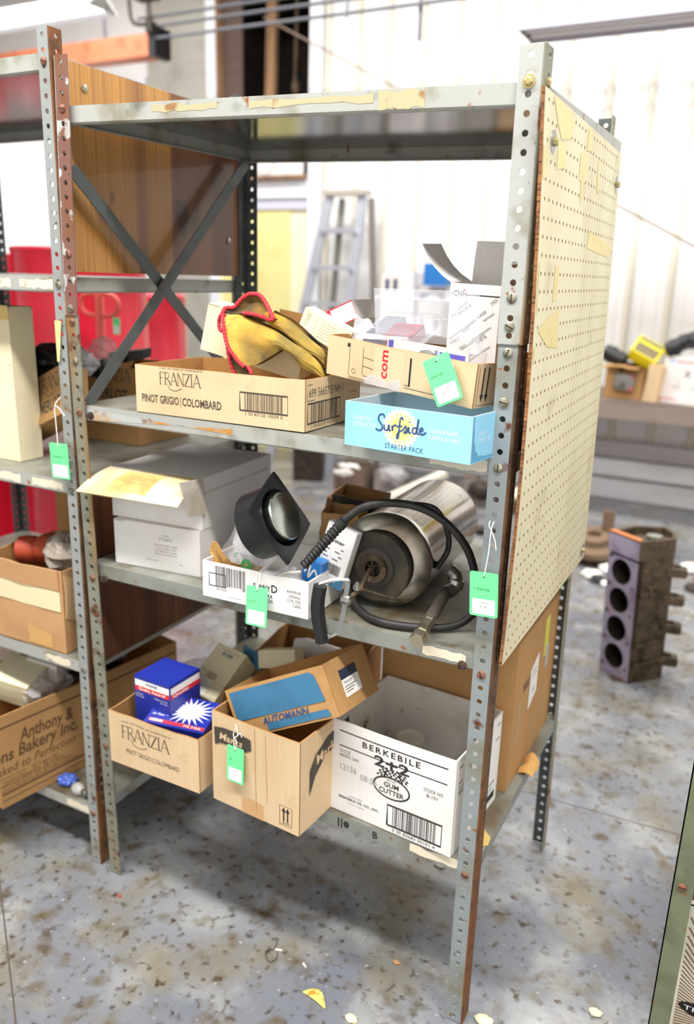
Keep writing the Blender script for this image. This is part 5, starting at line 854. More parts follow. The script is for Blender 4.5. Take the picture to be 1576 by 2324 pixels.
# odds and ends at the back of the bottom shelf
Box('old_carton', 'open brown carton behind the leaning cream box', 'carton', (-25, 10, 14.7), (10, 9, 6.0), (0, 0, .15), (cb_dark, cb_in), jag=.2, seed=41)
Box('parts_box', 'small cream box with a brown stripe lying behind the 6014 box', 'box', (-23.2, 8.6, 20.4), (3.6, 2, 1.6), (-.3, -.2, .1), (cb_cream, cb_cream), open_top=False, t=.04)
Box('parts_box', 'white flat box leaning at the back of the bottom shelf', 'box', (-22.6, 13.2, 20.2), (6, 3.2, 1.4), (-.4, .1, .1), (cb_white, cb_white), open_top=False, t=.04)
crumple('plastic_bag', 'grey crumpled plastic bag behind the upright blue box', 'bag', (-28.6, 7.0, 18.6), (2.2, 1.6, 1.9), poly, 15)
b = MB(); b.slab(lambda u, v: V((-25.6+2*u, 9.4+.3*v, 20.2+1.5*v-.6*u)), .05, 3, 3); setp(b.build('card_scrap', teal_pr, None, loc=(-24.6, 9.5, 20)), 'torn teal card sticking up behind the 6014 box', 'card')
# ================================================================ goods on the left unit
sub_txt = ('MER', 'LOT')
def merlot(bx, F, u, v, h, s):
    mb = MB(); serif(mb, F, 'FRANZIA', u, v+h*.95, h); line(mb, F, curve([(u+h*.85, v+h*.97), (u+h*1.05, v+h*.62), (u+h*1.6, v+h*.55), (u+h*2.2, v+h*.75)], 6), .05*h); bx.prn(mb, ink_dk, 'brand_lettering'); mb = MB(); text(mb, F, 'MERLOT', u+.2, v-h*.5, h*.85, bold=1, width=s); bx.prn(mb, ink_dk, 'grape_lettering')
mA = Box('wine_carton', 'tan wine carton tipped on its side on the left shelving unit', 'carton', (-49.7, 6.2, 38.75), (9.4, 2.6, 4.6), (-.25, -.40, -.30), (cb_bake, cb_in), jag=.1, seed=51, group='wine cartons'); merlot(mA, mA.F['front'], 5.3, 1.5, 1.35, 3.6)
mB = Box('wine_carton', 'shaded wine carton standing upright behind the cross brace', 'carton', (-48.6, 14.5, 37.65), (7.2, 7.8, 7.7), (0, 0, 0), (cb_bake, cb_in), jag=.1, seed=52, group='wine cartons'); merlot(mB, mB.F['front'], 1.1, 5.1, 1.3, 4.6)
cr = Box('storage_carton', 'tall cream carton with taped top at the left edge', 'carton', (-55.2, 3.0, 37.65), (10, 2.6, 13.6), (0, 0, 0), (cb_cream, cb_cream), open_top=False, bulge=.08)
b = MB(); F = cr.F['front']; b.slab(lambda u, v: F.P(.1+9.9*u, 12.5+1.2*v, .03), .02, 6, 2); cr.prn(b, M('amber_tape', S(214, 186, 112), .35), 'packing_tape'); b = MB(); rect(b, F, .1, 8.6, 9.9, 8.66); cr.prn(b, cb_in, 'seam')
crumple('bin_liner', 'crumpled black bin liner behind the cream carton', 'bag', (-47.3, 9.5, 46.0), (3.6, 3.0, 1.5), bag_blk, 21)
crumple('plastic_bag', 'pale crumpled plastic bag on top of the tipped wine carton', 'bag', (-43.2, 9.0, 46.2), (1.6, 1.4, 1.1), poly, 22)
crumple('plastic_bag', 'white plastic bag bunched up beside the rusty post', 'bag', (-44.5, 13.5, 46.5), (1.5, 1.2, 1.6), poly, 23)
for i, (x, y, z, sx, sz) in enumerate(((-46.5, 16, 45.4, 2.2, 1.1), (-41.6, 13.5, 46.2, 1.6, .9), (-45.8, 11.5, 44.4, 2.0, 1.6))):
    b = MB(); b.box((x, y, z), (sx, .4, .2), (-.4, 1.6, .1), (.1, 0, sz)); setp(b.build('black_part', blk_pl, loc=(x, y, z)), ['black plastic part lying in the upright wine carton', 'small black clip jutting beside the brace', 'black plastic bracket at the end of the bin liner'][i], 'part')
tag('green tag hanging on the left unit post by a white string', (-36.75, -.25, 40.6), (1, 0, .03), (-.01, 0, -1), '102', 'shelving lot', w=2.0, string=([(-36.75, -.3, 40.6), (-36.85, -.25, 42.4), (-36.9, -.2, 43.9), (-36.5, .1, 44.6)], [(-36.9, -.2, 43.9), (-36.5, -.25, 43.85), (-35.9, -.2, 43.2)]))
tp = Box('storage_carton', 'battered brown carton bound with clear tape on the left unit', 'carton', (-48.3, .6, 21.15), (9.6, 8.5, 8.1), (0, 0, .02), (cb_old, cb_in), jag=.5, seed=55, bulge=.15)
F = tp.F['front']; b = MB(); b.slab(lambda u, v: F.P(.1+9.2*u, 4.2+2.0*v-.1*u, .05+.03*math.sin(9*u)), .02, 8, 2); tp.prn(b, M('cream_tape', S(232, 218, 176), .35, coat=.3), 'packing_tape')
b = MB(); b.slab(lambda u, v: F.P(.1+9.2*u, 6.2+2*v, .12)+V((0, -.1*v, 0)), .12, 6, 3); tp.prn(b, cb_old, 'folded_flap'); b = MB(); b.slab(lambda u, v: F.P(5+3*u, .2+1.9*v*(1-.3*u), .03), .01, 4, 3); tp.prn(b, M('amber_clear_tape', S(206, 160, 96), .2, coat=.4), 'tape_patch')
F = tp.F['right']; b = MB(); b.slab(lambda u, v: F.P(.1+1.2*u, 3.5+4.2*v-.6*u, .1+.2*math.sin(3*v)), .1, 3, 5); tp.prn(b, cb_tan2, 'torn_edge')
for i, (c, r1, ln, d) in enumerate((((-47.6, 4, 28.6), 1.3, 4, (1, .3, .1)), ((-43.4, 7, 29.5), 1.1, 3, (.8, .6, .2)))):
    b = MB(); b.lathe(c, d, [(r1*.7, 0), (r1, .3), (r1, ln*.4), (r1*.8, ln*.5), (r1, ln*.6), (r1, ln-.3), (r1*.6, ln)], 18); setp(b.build('rubber_boot', orange_pl, None, True, loc=(c[0], c[1], c[2]-r1)), ['dull orange rubber boot nearest the flap of the taped carton', 'dull orange rubber boot at the back of the taped carton'][i], 'boot', 'orange boots in the taped carton')
crumple('plastic_bag', 'dusty grey plastic bag bulging from the taped carton', 'bag', (-41.6, 4.6, 29.4), (2.2, 2.2, 1.6), M('dusty_film', S(150, 138, 126), .35), 31)
b = MB(); b.rings([[V((x, 8+dy, 34.9+dz)) for dy, dz in ((-1, -.5), (1, -.5), (1, .5), (-1, .5))] for x in (-50, -43.5)]); setp(b.build('red_handle_tool', red_plas, None, loc=(-46.8, 8, 34.4)), 'red plastic tool case under the left shelf', 'tool case')
o = Box('storage_carton', 'dark brown carton at the back of the taped carton', 'carton', (-50, 11, 21.15), (13.2, 10, 12.6), (0, 0, 0), (cb_dark, cb_dark), open_top=False)
bk = Box('bakery_carton', 'long kraft bakery carton with black lettering on the lowest left shelf', 'carton', (-43.23, -4.0, 6.2), (21.4, 10, 9.4), (0, 0, 1.41), (cb_bake, cb_in), jag=.1, seed=61, bulge=.15)
F = bk.F['front']
b = MB(); rect(b, F, .1, 8.1, 21.2, 8.3, n=6); bk.prn(b, ink_brown, 'upper_rule'); b = MB(); rect(b, F, .1, 1.3, 21.2, 1.5, n=6); rect(b, F, .1, .7, 21.2, .8, n=6); bk.prn(b, ink_brown, 'lower_rule')
b = MB(); text(b, F, 'Anthony &', 2.3, 6.1, 1.35, bold=1, shear=.15, width=5.6); text(b, F, 'Sons Bakery Inc.', -1.2, 4.7, 1.3, bold=1, shear=.15, width=9.6); text(b, F, 'Baked to Perfection', -.9, 3.4, .95, shear=.2, width=9.0); bk.prn(b, ink_brown, 'bakery_lettering')
b = MB(); text(b, F, '20 Luger Rd.', 3.2, 2.75, .4, width=3); text(b, F, 'Denville, NJ 07834', 2.2, 2.3, .4, width=4.4); text(b, F, '973-625-2323 Fax 973-625-2424', .2, 1.95, .36, width=7.2); text(b, F, 'www.AnthonyAndSonsBakery.com', .1, 1.6, .34, width=8.2); frame(b, F, -.4, 2.3, 2.6, 3.0, .06); text(b, F, 'facebook', .3, 2.45, .36, width=2); o = bk.prn(b, ink_brown, 'small_lettering'); o['kind'] = 'stuff'
b = MB()
for k in range(7):
    for s2 in (-1, 1): u, v = 9.6+.12*s2, 3.2+k*.62; fan(b, F, ([(u, v), (u+s2*.55, v+.45), (u+s2*.5, v+.85), (u+s2*.05, v+.5)])[::s2])
rect(b, F, 9.56, 2.2, 9.64, 7.6); o = bk.prn(b, ink_brown, 'wheat_print'); o['kind'] = 'stuff'
for i, (p, d, lb, mt) in enumerate((((-50.5, 1.2, 13.4), (4.5, 4, 2.6), 'cream box poking out of the bakery carton', cb_cream), ((-49.2, 5.0, 14.6), (3.5, 3, 2.0), 'white box with a brown end in the bakery carton', cb_white))):
    Box('parts_box', lb, 'box', p, d, (.2, .15, .2), (mt, cb_brown), open_top=False, t=.05)
crumple('plastic_bag', 'dusty clear bag of parts inside the bakery carton', 'bag', (-46.2, 4.5, 14.4), (2.0, 2.6, 1.4), poly, 35); crumple('bin_liner', 'black bag stuffed at the back of the bakery carton', 'bag', (-46.3, 11.5, 14.0), (2.4, 3.6, 2.2), bag_blk, 36); crumple('paper_scrap', 'white crumpled paper beside the bakery carton', 'paper', (-44.6, 15.5, 16.0), (1.5, 2.0, .8), white_pr, 37)
b = MB(); b.lathe((-38.9, 1.2, 6.75), (1, -.25, .12), [(.02, -.9), (.4, -.75), (.6, -.3), (.55, .1), (.3, .5), (.26, .7)], 20); bl = thing('light_bulb', 'clear light bulb lying on the lowest left shelf', 'bulb', (-38.7, 1.3, 6.15)); b.build('glass', bulb_gl, bl, True); b = MB(); b.lathe((-38.9, 1.2, 6.75), (1, -.25, .12), [(.27, .7), (.27, 1.2), (.12, 1.35), (.02, 1.4)], 14); b.build('cap', galv, bl, True)
crumple('blue_rag', 'small blue rag on the lowest left shelf', 'rag', (-41.3, 2.0, 6.5), (.9, .8, .5), blue_pl, 40)
# ================================================================ behind the shelves
def drum(name, label, c, r, z1, parts=True):
    t = thing(name, label, 'drum', (c[0], c[1], 0), 'red steel drums'); b = MB()
    b.lathe((c[0], c[1], 0), (0, 0, 1), [(r, 0), (r*1.02, .4), (r, .9), (r, z1*.33), (r*1.02, z1*.34), (r, z1*.35), (r, z1*.66), (r*1.02, z1*.67), (r, z1*.68), (r, z1-.8), (r*1.02, z1-.4), (r, z1), (r*.97, z1-.3), (.1, z1-.3)], 48); b.build('barrel', red_pt, t, True); return t
d1 = drum('red_drum', 'tall glossy red drum with a hand pump on top', (-89.2, 55), 10.5, 57.8)
b = MB(); b.lathe((-91.0, 55, 57.5), (0, 0, 1), [(2.0, 0), (2.0, 1.2), (1.2, 1.6), (1.0, 3.2), (.4, 3.4), (.35, 14)], 14); b.build('pump_base', blk_pl, d1, True); b = MB(); b.box((-92.2, 54, 71.4), (2.6, 0, 0), (0, 1.6, 0), (.4, 0, 5.2)); b.build('pump_handle', galv, d1)
d2 = drum('red_drum', 'wider dark red drum standing farther back behind the brace', (-107, 85), 12, 50.2); b = MB(); b.lathe((-102, 73.6, 45.6), (0, -1, 0), [(.8, 0), (.8, .6), (.3, .8)], 12); b.build('bung', galv, d2, True)
d3 = drum('red_drum', 'red drum mostly hidden at the left edge behind the tall one', (-119, 56), 10, 57.0)
pl = thing('warning_placard', 'cream placard with red letters propped on the wider red drum', 'sign', (-113, 80, 45)); F = flat_face((-117, 72.6, 46.0), (-107, 72.6, 46.2), (-117, 72.6, 50.6)); b = MB(); b.slab(lambda u, v: F.P(u*F.W, v*F.H, 0), .1, 1, 1); b.build('board', M('cream_placard', S(232, 220, 214), .5), pl); b = MB(); text(b, F, 'CAUTION', 1.0, 2.2, 1.7, bold=1, width=8); rect(b, F, 2.5, .8, 7.5, 1.3); o = b.build('lettering', ink_red, pl); o['kind'] = 'stuff'
ht = thing('hand_truck', 'pale red hand truck with a looped handle standing before the drums', 'hand truck', (-71.9, 41, 0)); cx2, cy2, cz2 = -71.9, 41.2, 49.9
lp = [(cx2+3.5*math.copysign(abs(math.cos(a))**.7, math.cos(a)), cy2, cz2+1.55*math.copysign(abs(math.sin(a))**.7, math.sin(a))) for a in [6.28318*i/36 for i in range(36)]]
b = MB(); b.tube(lp, .32, 8, closed=True); b.build('handle_loop', pink_pt, ht, True); b = MB(); b.tube([(cx2, cy2, 51.3), (cx2-.2, cy2, 20), (cx2-.4, cy2, .6)], .62, 10); b.build('frame', pink_pt, ht, True); b = MB(); b.bx(cx2-4, cy2-6, .3, cx2+4, cy2+.6, .8); b.build('toe_plate', pink_pt, ht)
for s2 in (-1, 1):
    b = MB(); b.lathe((cx2+s2*5, cy2-.6, 3), (1, 0, 0), [(1.0, -.7), (3, -.7), (3, .7), (1.0, .7)], 20); b.build('wheel', rubber, ht, True)
tag('small green tag on the looped hand truck handle', (cx2+3.5, 40.7, 48.0), (1, 0, 0), (0, 0, -1), '101', 'lot', w=1.3, h=2.3)
# step ladder leaning near the door
ld = thing('step_ladder', 'aluminium step ladder standing open against the white ribbed wall', 'ladder', (-106, 160, 0))
def rail(a, c, w=2.6, t=1.0, mat=alum, nm='rail'):
    a, c = V(a), V(c); d = (c-a).normalized(); s2 = d.cross(V((0, 1, 0))).normalized(); b = MB(); b.box(a-s2*w/2, c-a, s2*w, V((0, t, 0))); b.build(nm, mat, ld)
rail((-120, 158, 0), (-104.6, 166, 77)); rail((-98.4, 158, 0), (-94.4, 166, 77)); rail((-112, 175, 0), (-101.5, 167.5, 76), 1.8, .8, M('shaded_aluminium', S(150, 146, 138), .5, .4), 'rear_leg'); rail((-90.5, 174, 0), (-92.4, 167.5, 76), 1.8, .8, M('shaded_aluminium', S(150, 146, 138)), 'rear_leg')  # rear legs have their shade painted in as a darker aluminium
for z in (10, 21, 32, 47.2, 57.2, 67.2):
    f2 = z/77; x0, x1, y = -120+15.4*f2, -98.4+4*f2, 158+8*f2; b = MB(); b.bx(x0, y-1, z-.6, x1, y+3, z+.6); b.build('step', alum, ld)
b = MB(); b.bx(-106, 164.6, 76.6, -93, 169.5, 78); b.build('top_cap', M('ladder_cap', S(176, 170, 158), .5), ld)
# long work bench along the wall
be = thing('work_bench', 'long plank work bench along the white ribbed wall', 'bench', (-44, 160, 0))
for i, y in enumerate((150.3, 156.2, 162.1, 168)):
    b = MB(); b.bx(-88, y, 27.6, 30, y+5.7, 29); b.build('plank', wood_gr, be)
b = MB(); b.bx(-88, 149.2, 24.6, 30, 150.2, 29.1); b.build('apron', wood_gr, be)
for z0, z1, y, mt in ((.2, 5.3, 170.6, plank_w), (5.8, 10.6, 172.6, plank_w), (10.9, 15, 173, plank_w)):
    b = MB(); b.bx(-88, y, z0, 30, y+1.4, z1); b.build('wall_board', mt, be)
for x in (-87, -54, 26):
    b = MB(); b.bx(x, 151, 0, x+3.4, 154.4, 27.6); b.build('leg', wood_gr, be)
def goods(name, label, cat, p, d, prz, m1, m2=None, **k): return Box(name, label, cat, p, d, prz, (m1, m2 or m1), open_top=k.pop('o', False), **k)
ml = goods('mailing_carton', 'white mailing carton with red lines on the right of the bench', 'carton', (-8.8, 153.5, 29.05), (13.5, 9, 10.6), (0, 0, -.35), cb_white); F = ml.F['front']; b = MB(); rect(b, F, 0, .7, 13.4, 1.0); rect(b, F, 3, 9.2, 13.4, 9.5); ml.prn(b, ink_red, 'red_line'); b = MB(); rect(b, F, 2.5, 3.6, 9, 3.8); text(b, F, 'X', 5, 6, 1.6, bold=1); ml.prn(b, ink_soft, 'print'); b = MB(); rect(b, F, 1, 9.0, 3, 9.8); ml.prn(b, M('pale_blue_print', S(190, 210, 236), .5), 'blue_mark')
yb = goods('battery_box', 'yellow edged box with a brown lid tilted on the bench pile', 'box', (-17.6, 154, 38.4), (6.4, 5.5, 3.2), (.6, .55, -.3), yellow_pl); F = yb.F['top']; b = MB(); rect(b, F, .5, .3, 5.9, 3.4); rect(b, F, .5, 4.2, 5.9, 5.2); yb.prn(b, M('brown_lid', S(126, 112, 84), .6), 'lid_print')
tc = goods('torn_carton', 'torn brown carton gaping open on the bench', 'carton', (-21.5, 153, 29.05), (8.7, 8, 7.5), (0, 0, -.1), cb_brown, dark_stuff, o=True, jag=1.0, seed=71); tc.flap('front', 4, 60, cb_brown, curl=.4); tc.flap('left', 4, 80, cb_tan, curl=.6); tc.flap('back', 4, -70, cb_brown)
goods('torn_carton', 'cream carton side standing beside the white mailing carton', 'carton', (-12.6, 152, 29.05), (3.2, 5, 8.5), (0, .1, -.2), cb_tan)
tn = goods('steel_tin', 'grey tin with a red band lying in the torn carton', 'tin', (-19.3, 150.6, 31.5), (4.6, 2, 3.6), (0, .1, 0), galv); b = MB(); rect(b, tn.F['front'], 3.6, .1, 4.3, 3.5); tn.prn(b, red_pr, 'red_band')
def tool(name, label, c, s, seed):
    t = thing(name, label, 'power tool', (c[0], c[1], c[2]-2.2), 'black power tools'); b = MB(); b.lathe(c, s, [(1.0, -2.9), (1.8, -2.6), (2.1, -.6), (1.7, .3), (1.9, 1.4), (1.6, 2.6), (.8, 3.0)], 14); b.build('motor_body', blk_pl, t, True); b = MB(); b.tube([V(c)+V(s)*1.5, V(c)+V(s)*2.5+V((0, 0, -1.6)), V(c)+V(s)*2.8+V((0, 0, -2.1))], [1.1, 1.0, .9], 10); b.build('handle', blk_pl, t, True)
    b = MB(); b.lathe(V(c)-V(s)*2.9, s, [(.5, -.9), (.9, -.7), (.8, .2)], 12); b.build('nose', yellow_pl if seed % 2 else galv, t, True)
tool('power_tool', 'black power tool lying highest on the white mailing carton', (-2.2, 155, 43.5), (1, .1, .25), 1); tool('power_tool', 'black power tool half hidden at the left of the bench pile', (-20.0, 153.5, 38.6), (.9, -.2, -.35), 2); tool('power_tool', 'black power tool hanging over the left end of the mailing carton', (-6.5, 154, 41.9), (.7, 0, .5), 3)
for i, (p, d, mt, lb) in enumerate((((-84.6, 160, 29.05), (9.5, 7, 27.5), cb_white, 'tall white carton with black marks on the bench near the ladder'), ((-74.4, 162, 29.05), (8, 8, 24), cb_white, 'pale carton with a black strip standing mid bench'), ((-71.5, 158, 53.2), (6.4, 5, 5.6), M('bright_blue_board', S(40, 120, 196), .4), 'blue striped box stacked on the pale bench carton'), ((-65.6, 158, 29.05), (9, 7, 19.8), M('grey_board', S(150, 146, 138), .7), 'grey carton on the bench below the blue box'), ((-55.5, 158, 29.05), (9, 8, 19), cb_brown, 'brown carton on the bench behind the parts box'))):
    g = goods('stock_carton', lb, 'carton', p, d, (0, 0, 0), mt, group='cartons on the bench')
    if i == 0: b = MB(); [rect(b, g.F['front'], u, 22.4, u+1.2, 25.6) for u in (1.2, 3.6)]; rect(b, g.F['front'], 1, 9, 6, 14); o = g.prn(b, M('dark_navy_print', S(46, 54, 88), .5), 'print'); o['kind'] = 'stuff'
    if i == 1: b = MB(); rect(b, g.F['front'], .4, 20.4, 7.6, 22.4); rect(b, g.F['front'], 1, 12, 6, 16); o = g.prn(b, M('dark_navy_print', S(46, 54, 88), .5), 'print'); o['kind'] = 'stuff'
# clutter on the floor under the bench, seen between the shelves
db_ = M('dusty_brown_board', S(112, 94, 80), .85, 0, [(S(80, 66, 56), 12, .45, .65)]); dg_ = M('dusty_grey_board', S(140, 132, 128), .85, 0, [(S(104, 98, 96), 10, .45, .65)])
for i, (x, y, w2, h2, mt, lb) in enumerate(((-86, 138, 9, 7, db_, 'dark carton on the floor seen left between the shelves'), (-75, 140, 8, 6.5, dg_, 'dusty grey carton on the floor under the bench'), (-64, 136, 10, 4.4, db_, 'low brown box on the floor under the bench'), (-52, 142, 9, 5, dg_, 'stained grey box on the floor behind the chrome tank'), (-100, 140, 8, 12, dark_stuff, 'black bin on the floor near the ladder'), (-40, 140, 10, 6, db_, 'brown crate on the floor behind the right front post'))):
    goods('floor_carton', lb, 'carton', (x, y, .02), (w2, 8, h2), (0, 0, .1*i), mt, mt, o=True, jag=.6, seed=80+i, group='cartons under the bench')
for i, (x, y, z, s2, mt, lb) in enumerate(((-83, 140, 5.2, 2.6, white_pr, 'white rag heaped in the dark floor carton'), (-70, 141, 5.6, 2.8, poly, 'clear bag spilling from the grey floor carton'), (-58, 139, 3.6, 2.4, M('lilac_film', S(190, 180, 206), .5), 'lilac plastic sheet on the low brown box'), (-47, 144, 4.2, 2.6, dark_stuff, 'black scrap piled on the stained grey box'), (-36, 143, 5, 2.4, white_pl, 'pale plastic scrap in the brown crate'))):
    crumple('floor_scrap', lb, 'scrap', (x, y, z), (s2*1.3, s2, s2*.7), mt, 160+i, n=8)
for i, (p, d, r1, lb) in enumerate((((-62, 118, 5), (.8, .3, .45), 1.2, 'white plastic pipe leaning behind the third shelf'), ((-50, 120, 1.05), (.9, .1, 0), 1.0, 'dark pipe lying behind the chrome tank'))):
    b = MB(); b.lathe(p, d, [(r1*.8, 0), (r1, 0), (r1, 16), (r1*.8, 16)], 14); setp(b.build('pipe_offcut', [white_pl, dark_stuff][i], None, True, loc=p), lb, 'pipe')
# engine block standing on end
en = thing('engine_block', 'rusty cast iron engine block standing on its end on the floor', 'engine block', (1.5, 68, 0))
a0, a1, a2 = V((-2.5, 67.8, 0)), V((2.05, 64.6, 0)), V((6.1, 69.0, 0)); H = 21.2; ex = (a1-a0).normalized(); W0 = (a1-a0).length; nrm = V((ex.y, -ex.x, 0)); ln = V((-.75, .1, 0))
lean = lambda p: p+ln*(p.z/H)
b = MB(); bw = 5.15
b.perf(lambda u, v, w2: a0+ex*u-nrm*w2+V((0, 0, 1.0+v)), W0, 4, 4.25, W0*.47, 1.82, .9, 28, (), 0, 1); b.build('deck_face', [M('machined_lilac_iron', S(170, 164, 184), .45, .3, [(S(140, 128, 150), 14, .5, .7), (S(176, 130, 110), 20, .62, .7)], .15, 120), dark_stuff], en, False, xf=lean)
for i in range(4):
    c = a0+ex*W0*.47+V((0, 0, 1.0+4.25*(i+.5))); b = MB(); b.lathe(c-nrm*.5, -nrm, [(1.83, 0), (1.8, 4.4), (.02, 4.5)], 28, cap=False); b.f = [tuple(reversed(f)) for f in b.f]; b.build('cylinder_bore', M('honed_bore', S(70, 62, 56), .35, .6), en, True, xf=lean)
b = MB(); 
for i in range(5): b.lathe(a0+ex*.55+nrm*.02+V((0, 0, 1.3+4.1*i)), nrm, [(.26, 0), (.26, .03)], 10)
for i in range(5): b.lathe(a0+ex*(W0-.65)+nrm*.02+V((0, 0, 1.8+4.1*i)), nrm, [(.2, 0), (.2, .03)], 10)
o = b.build('water_port', slot_dark, en, False, xf=lean); o['kind'] = 'stuff'
b = MB(); d1_ = (a2-a1); b.rings([[a0+V((0, 0, z)), a1+V((0, 0, z)), a1+d1_+V((0, 0, z)), a0+d1_*1.25+ex*1.2+V((0, 0, z))] for z in (.1, 1.0)]); b.rings([[a0-nrm*5.3+V((0, 0, z)), a1-nrm*.9+V((0, 0, z)), a1+d1_+V((0, 0, z)), a0+d1_*1.25+ex*1.2+V((0, 0, z))] for z in (1.0, 18.4)]); b.build('crankcase', iron, en, False, xf=lean)
b = MB(); b.box(a1-nrm*.02+V((0, 0, 1)), V((0, 0, 17)), -nrm*5.2, ex*-.02); b.box(a0+V((0, 0, 1)), V((0, 0, 17)), -nrm*5.2, ex*.02); b.build('bank_side', iron, en, False, xf=lean)
top = [a0+ex*-.3, a0+ex*W0, a1+d1_*1.02, a1+d1_*1.35-ex*2, a0+d1_*1.6+ex*.5, a0+d1_*.9-ex*1.4]
b = MB(); b.rings([[p+V((0, 0, z)) for p in top] for z in (18.3, 20.0)]); inner = [p+(sum((q for q in top), V((0, 0, 0)))/6-p)*.16 for p in top]; b.rings([[p+V((0, 0, 20.0)) for p in top], [p+V((0, 0, 21.1)) for p in top], [p+V((0, 0, 21.1)) for p in inner], [p+V((0, 0, 19.4)) for p in inner]], 0, False, True); b.build('bell_flange', iron, en, False, xf=lean)
b = MB(); b.rings([[p+V((0, 0, 21.12)) for p in top[:2]]+[p+V((0, 0, 21.12)) for p in (inner[1], inner[0])], [p+V((0, 0, 21.3)) for p in top[:2]]+[p+V((0, 0, 21.3)) for p in (inner[1], inner[0])]]); b.build('orange_gasket', M('orange_sealant', S(206, 120, 66), .6), en, False, xf=lean)
b = MB(); b.quad(*[p+nrm*.03+V((0, 0, z)) for p, z in ((a0-ex*.2, 18.35), (a1, 18.35), (a1, 20.95), (a0-ex*.2, 20.95))]); b.quad(*[p+nrm*.02+V((0, 0, z)) for p, z in ((a0, .12), (a1, .12), (a1, 1.0), (a0, 1.0))]); o = b.build('machined_edge', M('machined_lilac_iron', S(170, 164, 184)), en, False, xf=lean); o['kind'] = 'stuff'
for i, z in enumerate((3.0, 8.0, 12.2, 16.4)):
    c = a2+V((.9, .6, z)); b = MB(); b.lathe(c+V((-.6, 0, 0)), (0, 0, 1), [(.7, -.6), (1.35, -.6), (1.35, .5), (.7, .5), (.7, -.6)], 16, cap=False); b.box(c+V((-1.5, -1.5, -.65)), (2.4, .4, 0), (-.2, .7, 0), (0, 0, 1.2)); b.box(c+V((.2, -1.2, -.5)), (.9, .3, 0), (-.3, 2.2, 0), (0, 0, .9)); b.build('main_bearing_cap', iron, en, True, xf=lean)
for i, (u, z, r1) in enumerate(((.45, 13.8, .8), (.35, 4.4, .55), (.75, 9.5, .45))):
    c = a1+d1_*u+V((0, 0, z)); n3 = V((d1_.y, -d1_.x, 0)).normalized(); b = MB(); b.lathe(c, n3, [(r1, -.1), (r1, .5), (r1*.6, .55), (r1*.55, .1), (.02, .1)], 14); b.build('core_plug', iron, en, True, xf=lean)
n3 = V((d1_.y, -d1_.x, 0)).normalized()
for z in (13.2, 5.6, 2.6):
    b = MB(); b.box(a1+d1_*.1+V((0, 0, z)), d1_*.8+V((0, 0, .5)), n3*.4, V((0, 0, .45))); b.build('casting_rib', iron, en, False, xf=lean)
b = MB(); b.lathe(a0+d1_*.9+ex*2.4+V((0, 0, 19.3)), (0, 0, 1), [(.6, 0), (1.1, 0), (1.1, 1.4), (.6, 1.4)], 16); b.build('bearing_bore', silver, en, True, xf=lean)
# brake rotor, rags and scrap on the floor
b = MB(); c = V((-13.6, 117, 3.6)); b.lathe(c, (0, -.25, 1), [(2, -.4), (6, -.5), (6.2, .2), (6, .9), (3.4, .9), (3.2, 2.2), (1.4, 2.3), (1.3, 1.2)], 32); br = thing('brake_rotor', 'rusty brown brake rotor lying behind the engine block', 'rotor', (-13.6, 117, .1)); b.build('disc', M('rust_brown_metal', S(126, 104, 84), .7, .3), br, True); b = MB(); b.lathe((-13.6, 117, .1), (0, 0, 1), [(4.2, 0), (4.4, 2.6), (3, 3)], 24); b.build('hub_drum', dark_stuff, br, True); b = MB(); b.bx(-12.6, 118, 6, -10.4, 119, 10.5); b.build('bracket', M('rust_brown_metal', S(126, 104, 84)), br)
for i, (x, y, s2, mt, lb) in enumerate(((-11.4, 106.5, 1.8, white_pr, 'white rag left of the engine block'), (-9.0, 111.5, 2.0, white_pr, 'white crumpled rag touching the brake rotor'), (-9.8, 104.5, 1.6, blk_pl, 'dark rag beneath the white rags'), (-7.6, 103.0, 1.4, white_pr, 'small white rag close to the engine deck'), (5.0, 121, 1.9, white_pr, 'white rag behind the engine block'), (7.6, 115.5, 1.4, orange_pl, 'orange rag behind the bearing caps'), (6.6, 109.5, 1.5, dark_stuff, 'dark scrap behind the bearing caps'))):
    crumple('shop_rag', lb, 'rag', (x, y, s2*.4), (s2, s2*.9, s2*.42), mt, 90+i)
# litter on the painted floor
for i, (x, y, s2, mt, lb) in enumerate(((-7.5, 16.4, .55, white_pl, 'pale stone chip under the bottom shelf'), (-7.1, -2.9, .5, cb_cream, 'cream crumb at the bottom edge of the floor'), (-31.4, -1.9, .22, orange_pl, 'tiny orange pebble before the left posts'), (-6.35, 3.7, .3, cb_old, 'small brown chip in front of the unit'), (9.2, 6.9, .5, cb_cream, 'cream flake near the green post'), (1.9, 1.9, .7, cb_cream, 'cream flake beside the right front foot'))):
    crumple('floor_chip', lb, 'debris', (x, y, s2*.35), (s2, s2*.7, s2*.4), mt, 120+i, n=6)
b = MB(); b.slab(lambda u, v: V((-11.6+2.3*u, -2.6-.5*u+.9*v*math.sin(3.1*u), .08+.12*math.sin(3*u)+.1*v)), .02, 8, 3); setp(b.build('dry_leaf', M('yellow_leaf', S(226, 206, 110), .6, 0, [(S(186, 130, 40), 60, .5, .6)]), None, loc=(-10.4, -2.6, 0)), 'yellow torn scrap like a dry leaf on the floor', 'leaf')
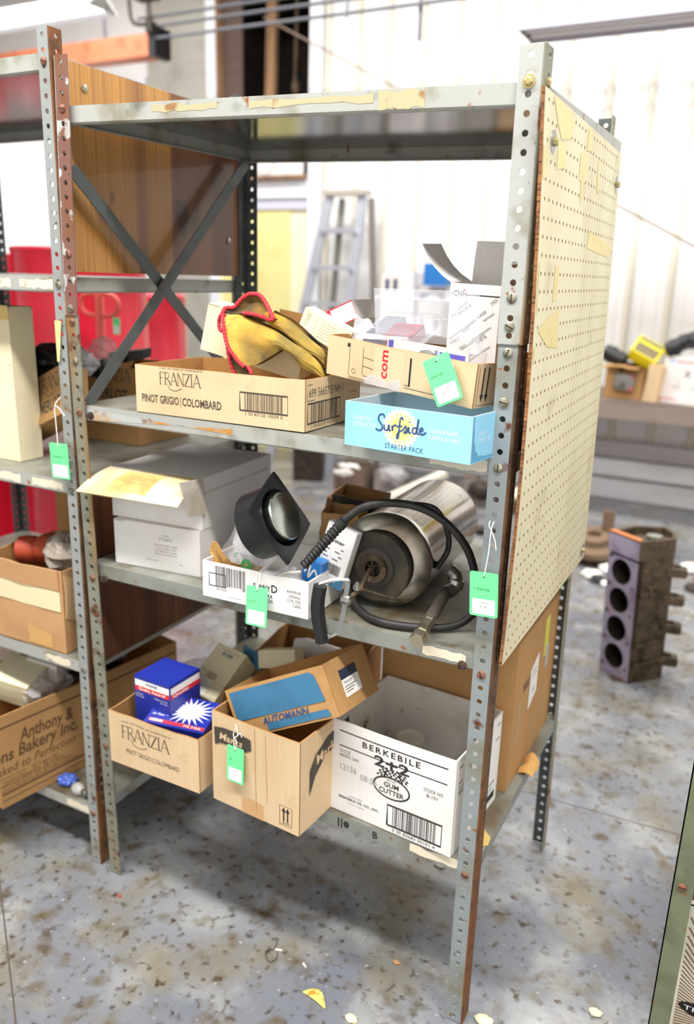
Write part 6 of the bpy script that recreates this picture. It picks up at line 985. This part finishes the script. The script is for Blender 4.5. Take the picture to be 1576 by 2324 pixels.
for i, (x, y, a, l2, mt, lb) in enumerate(((-5.75, 1.2, 1.2, .9, galv, 'short steel pin on the floor before the shelves'), (-15.5, .0, .3, .6, white_pl, 'white straw scrap on the floor'), (-12.8, -.3, 2.6, .5, white_pl, 'tiny white shred on the floor'))):
    b = MB(); d = V((math.cos(a), math.sin(a), 0))*l2/2; b.tube([V((x, y, .1))-d, V((x, y, .1))+d], .09, 8); setp(b.build('steel_pin' if i == 0 else 'straw_scrap', mt, None, True, loc=(x, y, 0)), lb, 'debris')
b = MB(); b.tube(curve([(-16.2, .8, .06), (-15.9, 0, .06), (-16.3, -.7, .06), (-15.6, -1.4, .06), (-15.2, -.9, .06), (-15.5, -.2, .06)], 6), .03, 5); setp(b.build('wire_scrap', dark_stuff, None, True, loc=(-16, 0, .02)), 'curled dark wire scrap on the floor', 'wire')
# carton on the green unit
tr = Box('radio_carton', 'cream carton with brown rays and a black oval at the lower right corner', 'carton', (14.25, 7.6, 1.05), (12, 9, 11.1), (0, 0, 0), (M('cream_glossy_board', S(228, 224, 206), .4), cb_cream), open_top=False, bulge=.02)
F = tr.F['front']; b = MB(); cx, cy = 5.5, 1.6
for i in range(60):
    a = 1.5708+3.0*i/60-.2; ca, sa = math.cos(a), math.sin(a)
    e = min((cx-.35)/(-ca) if ca < -.01 else 99, 9.0/(sa+.001) if sa > .01 else 99, 14)
    u1, v1 = cx+ca*e, cy+sa*e
    if v1 > .3 and e > 3: line(b, F, [(cx+ca*2.2, cy+sa*1.6), (u1, min(v1, 10.4))], [.03, .13])
o = tr.prn(b, M('sepia_print', S(126, 100, 72), .6), 'ray_print'); o['kind'] = 'stuff'
b = MB(); k = b.pts([F.P(2.2, 2.2, .02)]+[F.P(2.2+1.7*math.cos(6.28318*i/28), 2.2+.62*math.sin(6.28318*i/28)-.12*math.cos(6.283*i/28), .02) for i in range(28)]); [b.face((k, k+1+i, k+1+(i+1) % 28)) for i in range(28)]; ob_ = tr.prn(b, blk_pl, 'oval_badge'); b = MB(); text(b, F, 'TRON', .85, 2.05, .42, width=2.6, off=.03); tr.prn(b, ink_white, 'badge_lettering', ob_)
crumple('plastic_bag', 'grey bag lying on top of the rayed carton', 'bag', (17.0, 8.6, 13.0), (2.6, 1.6, .8), poly, 140)
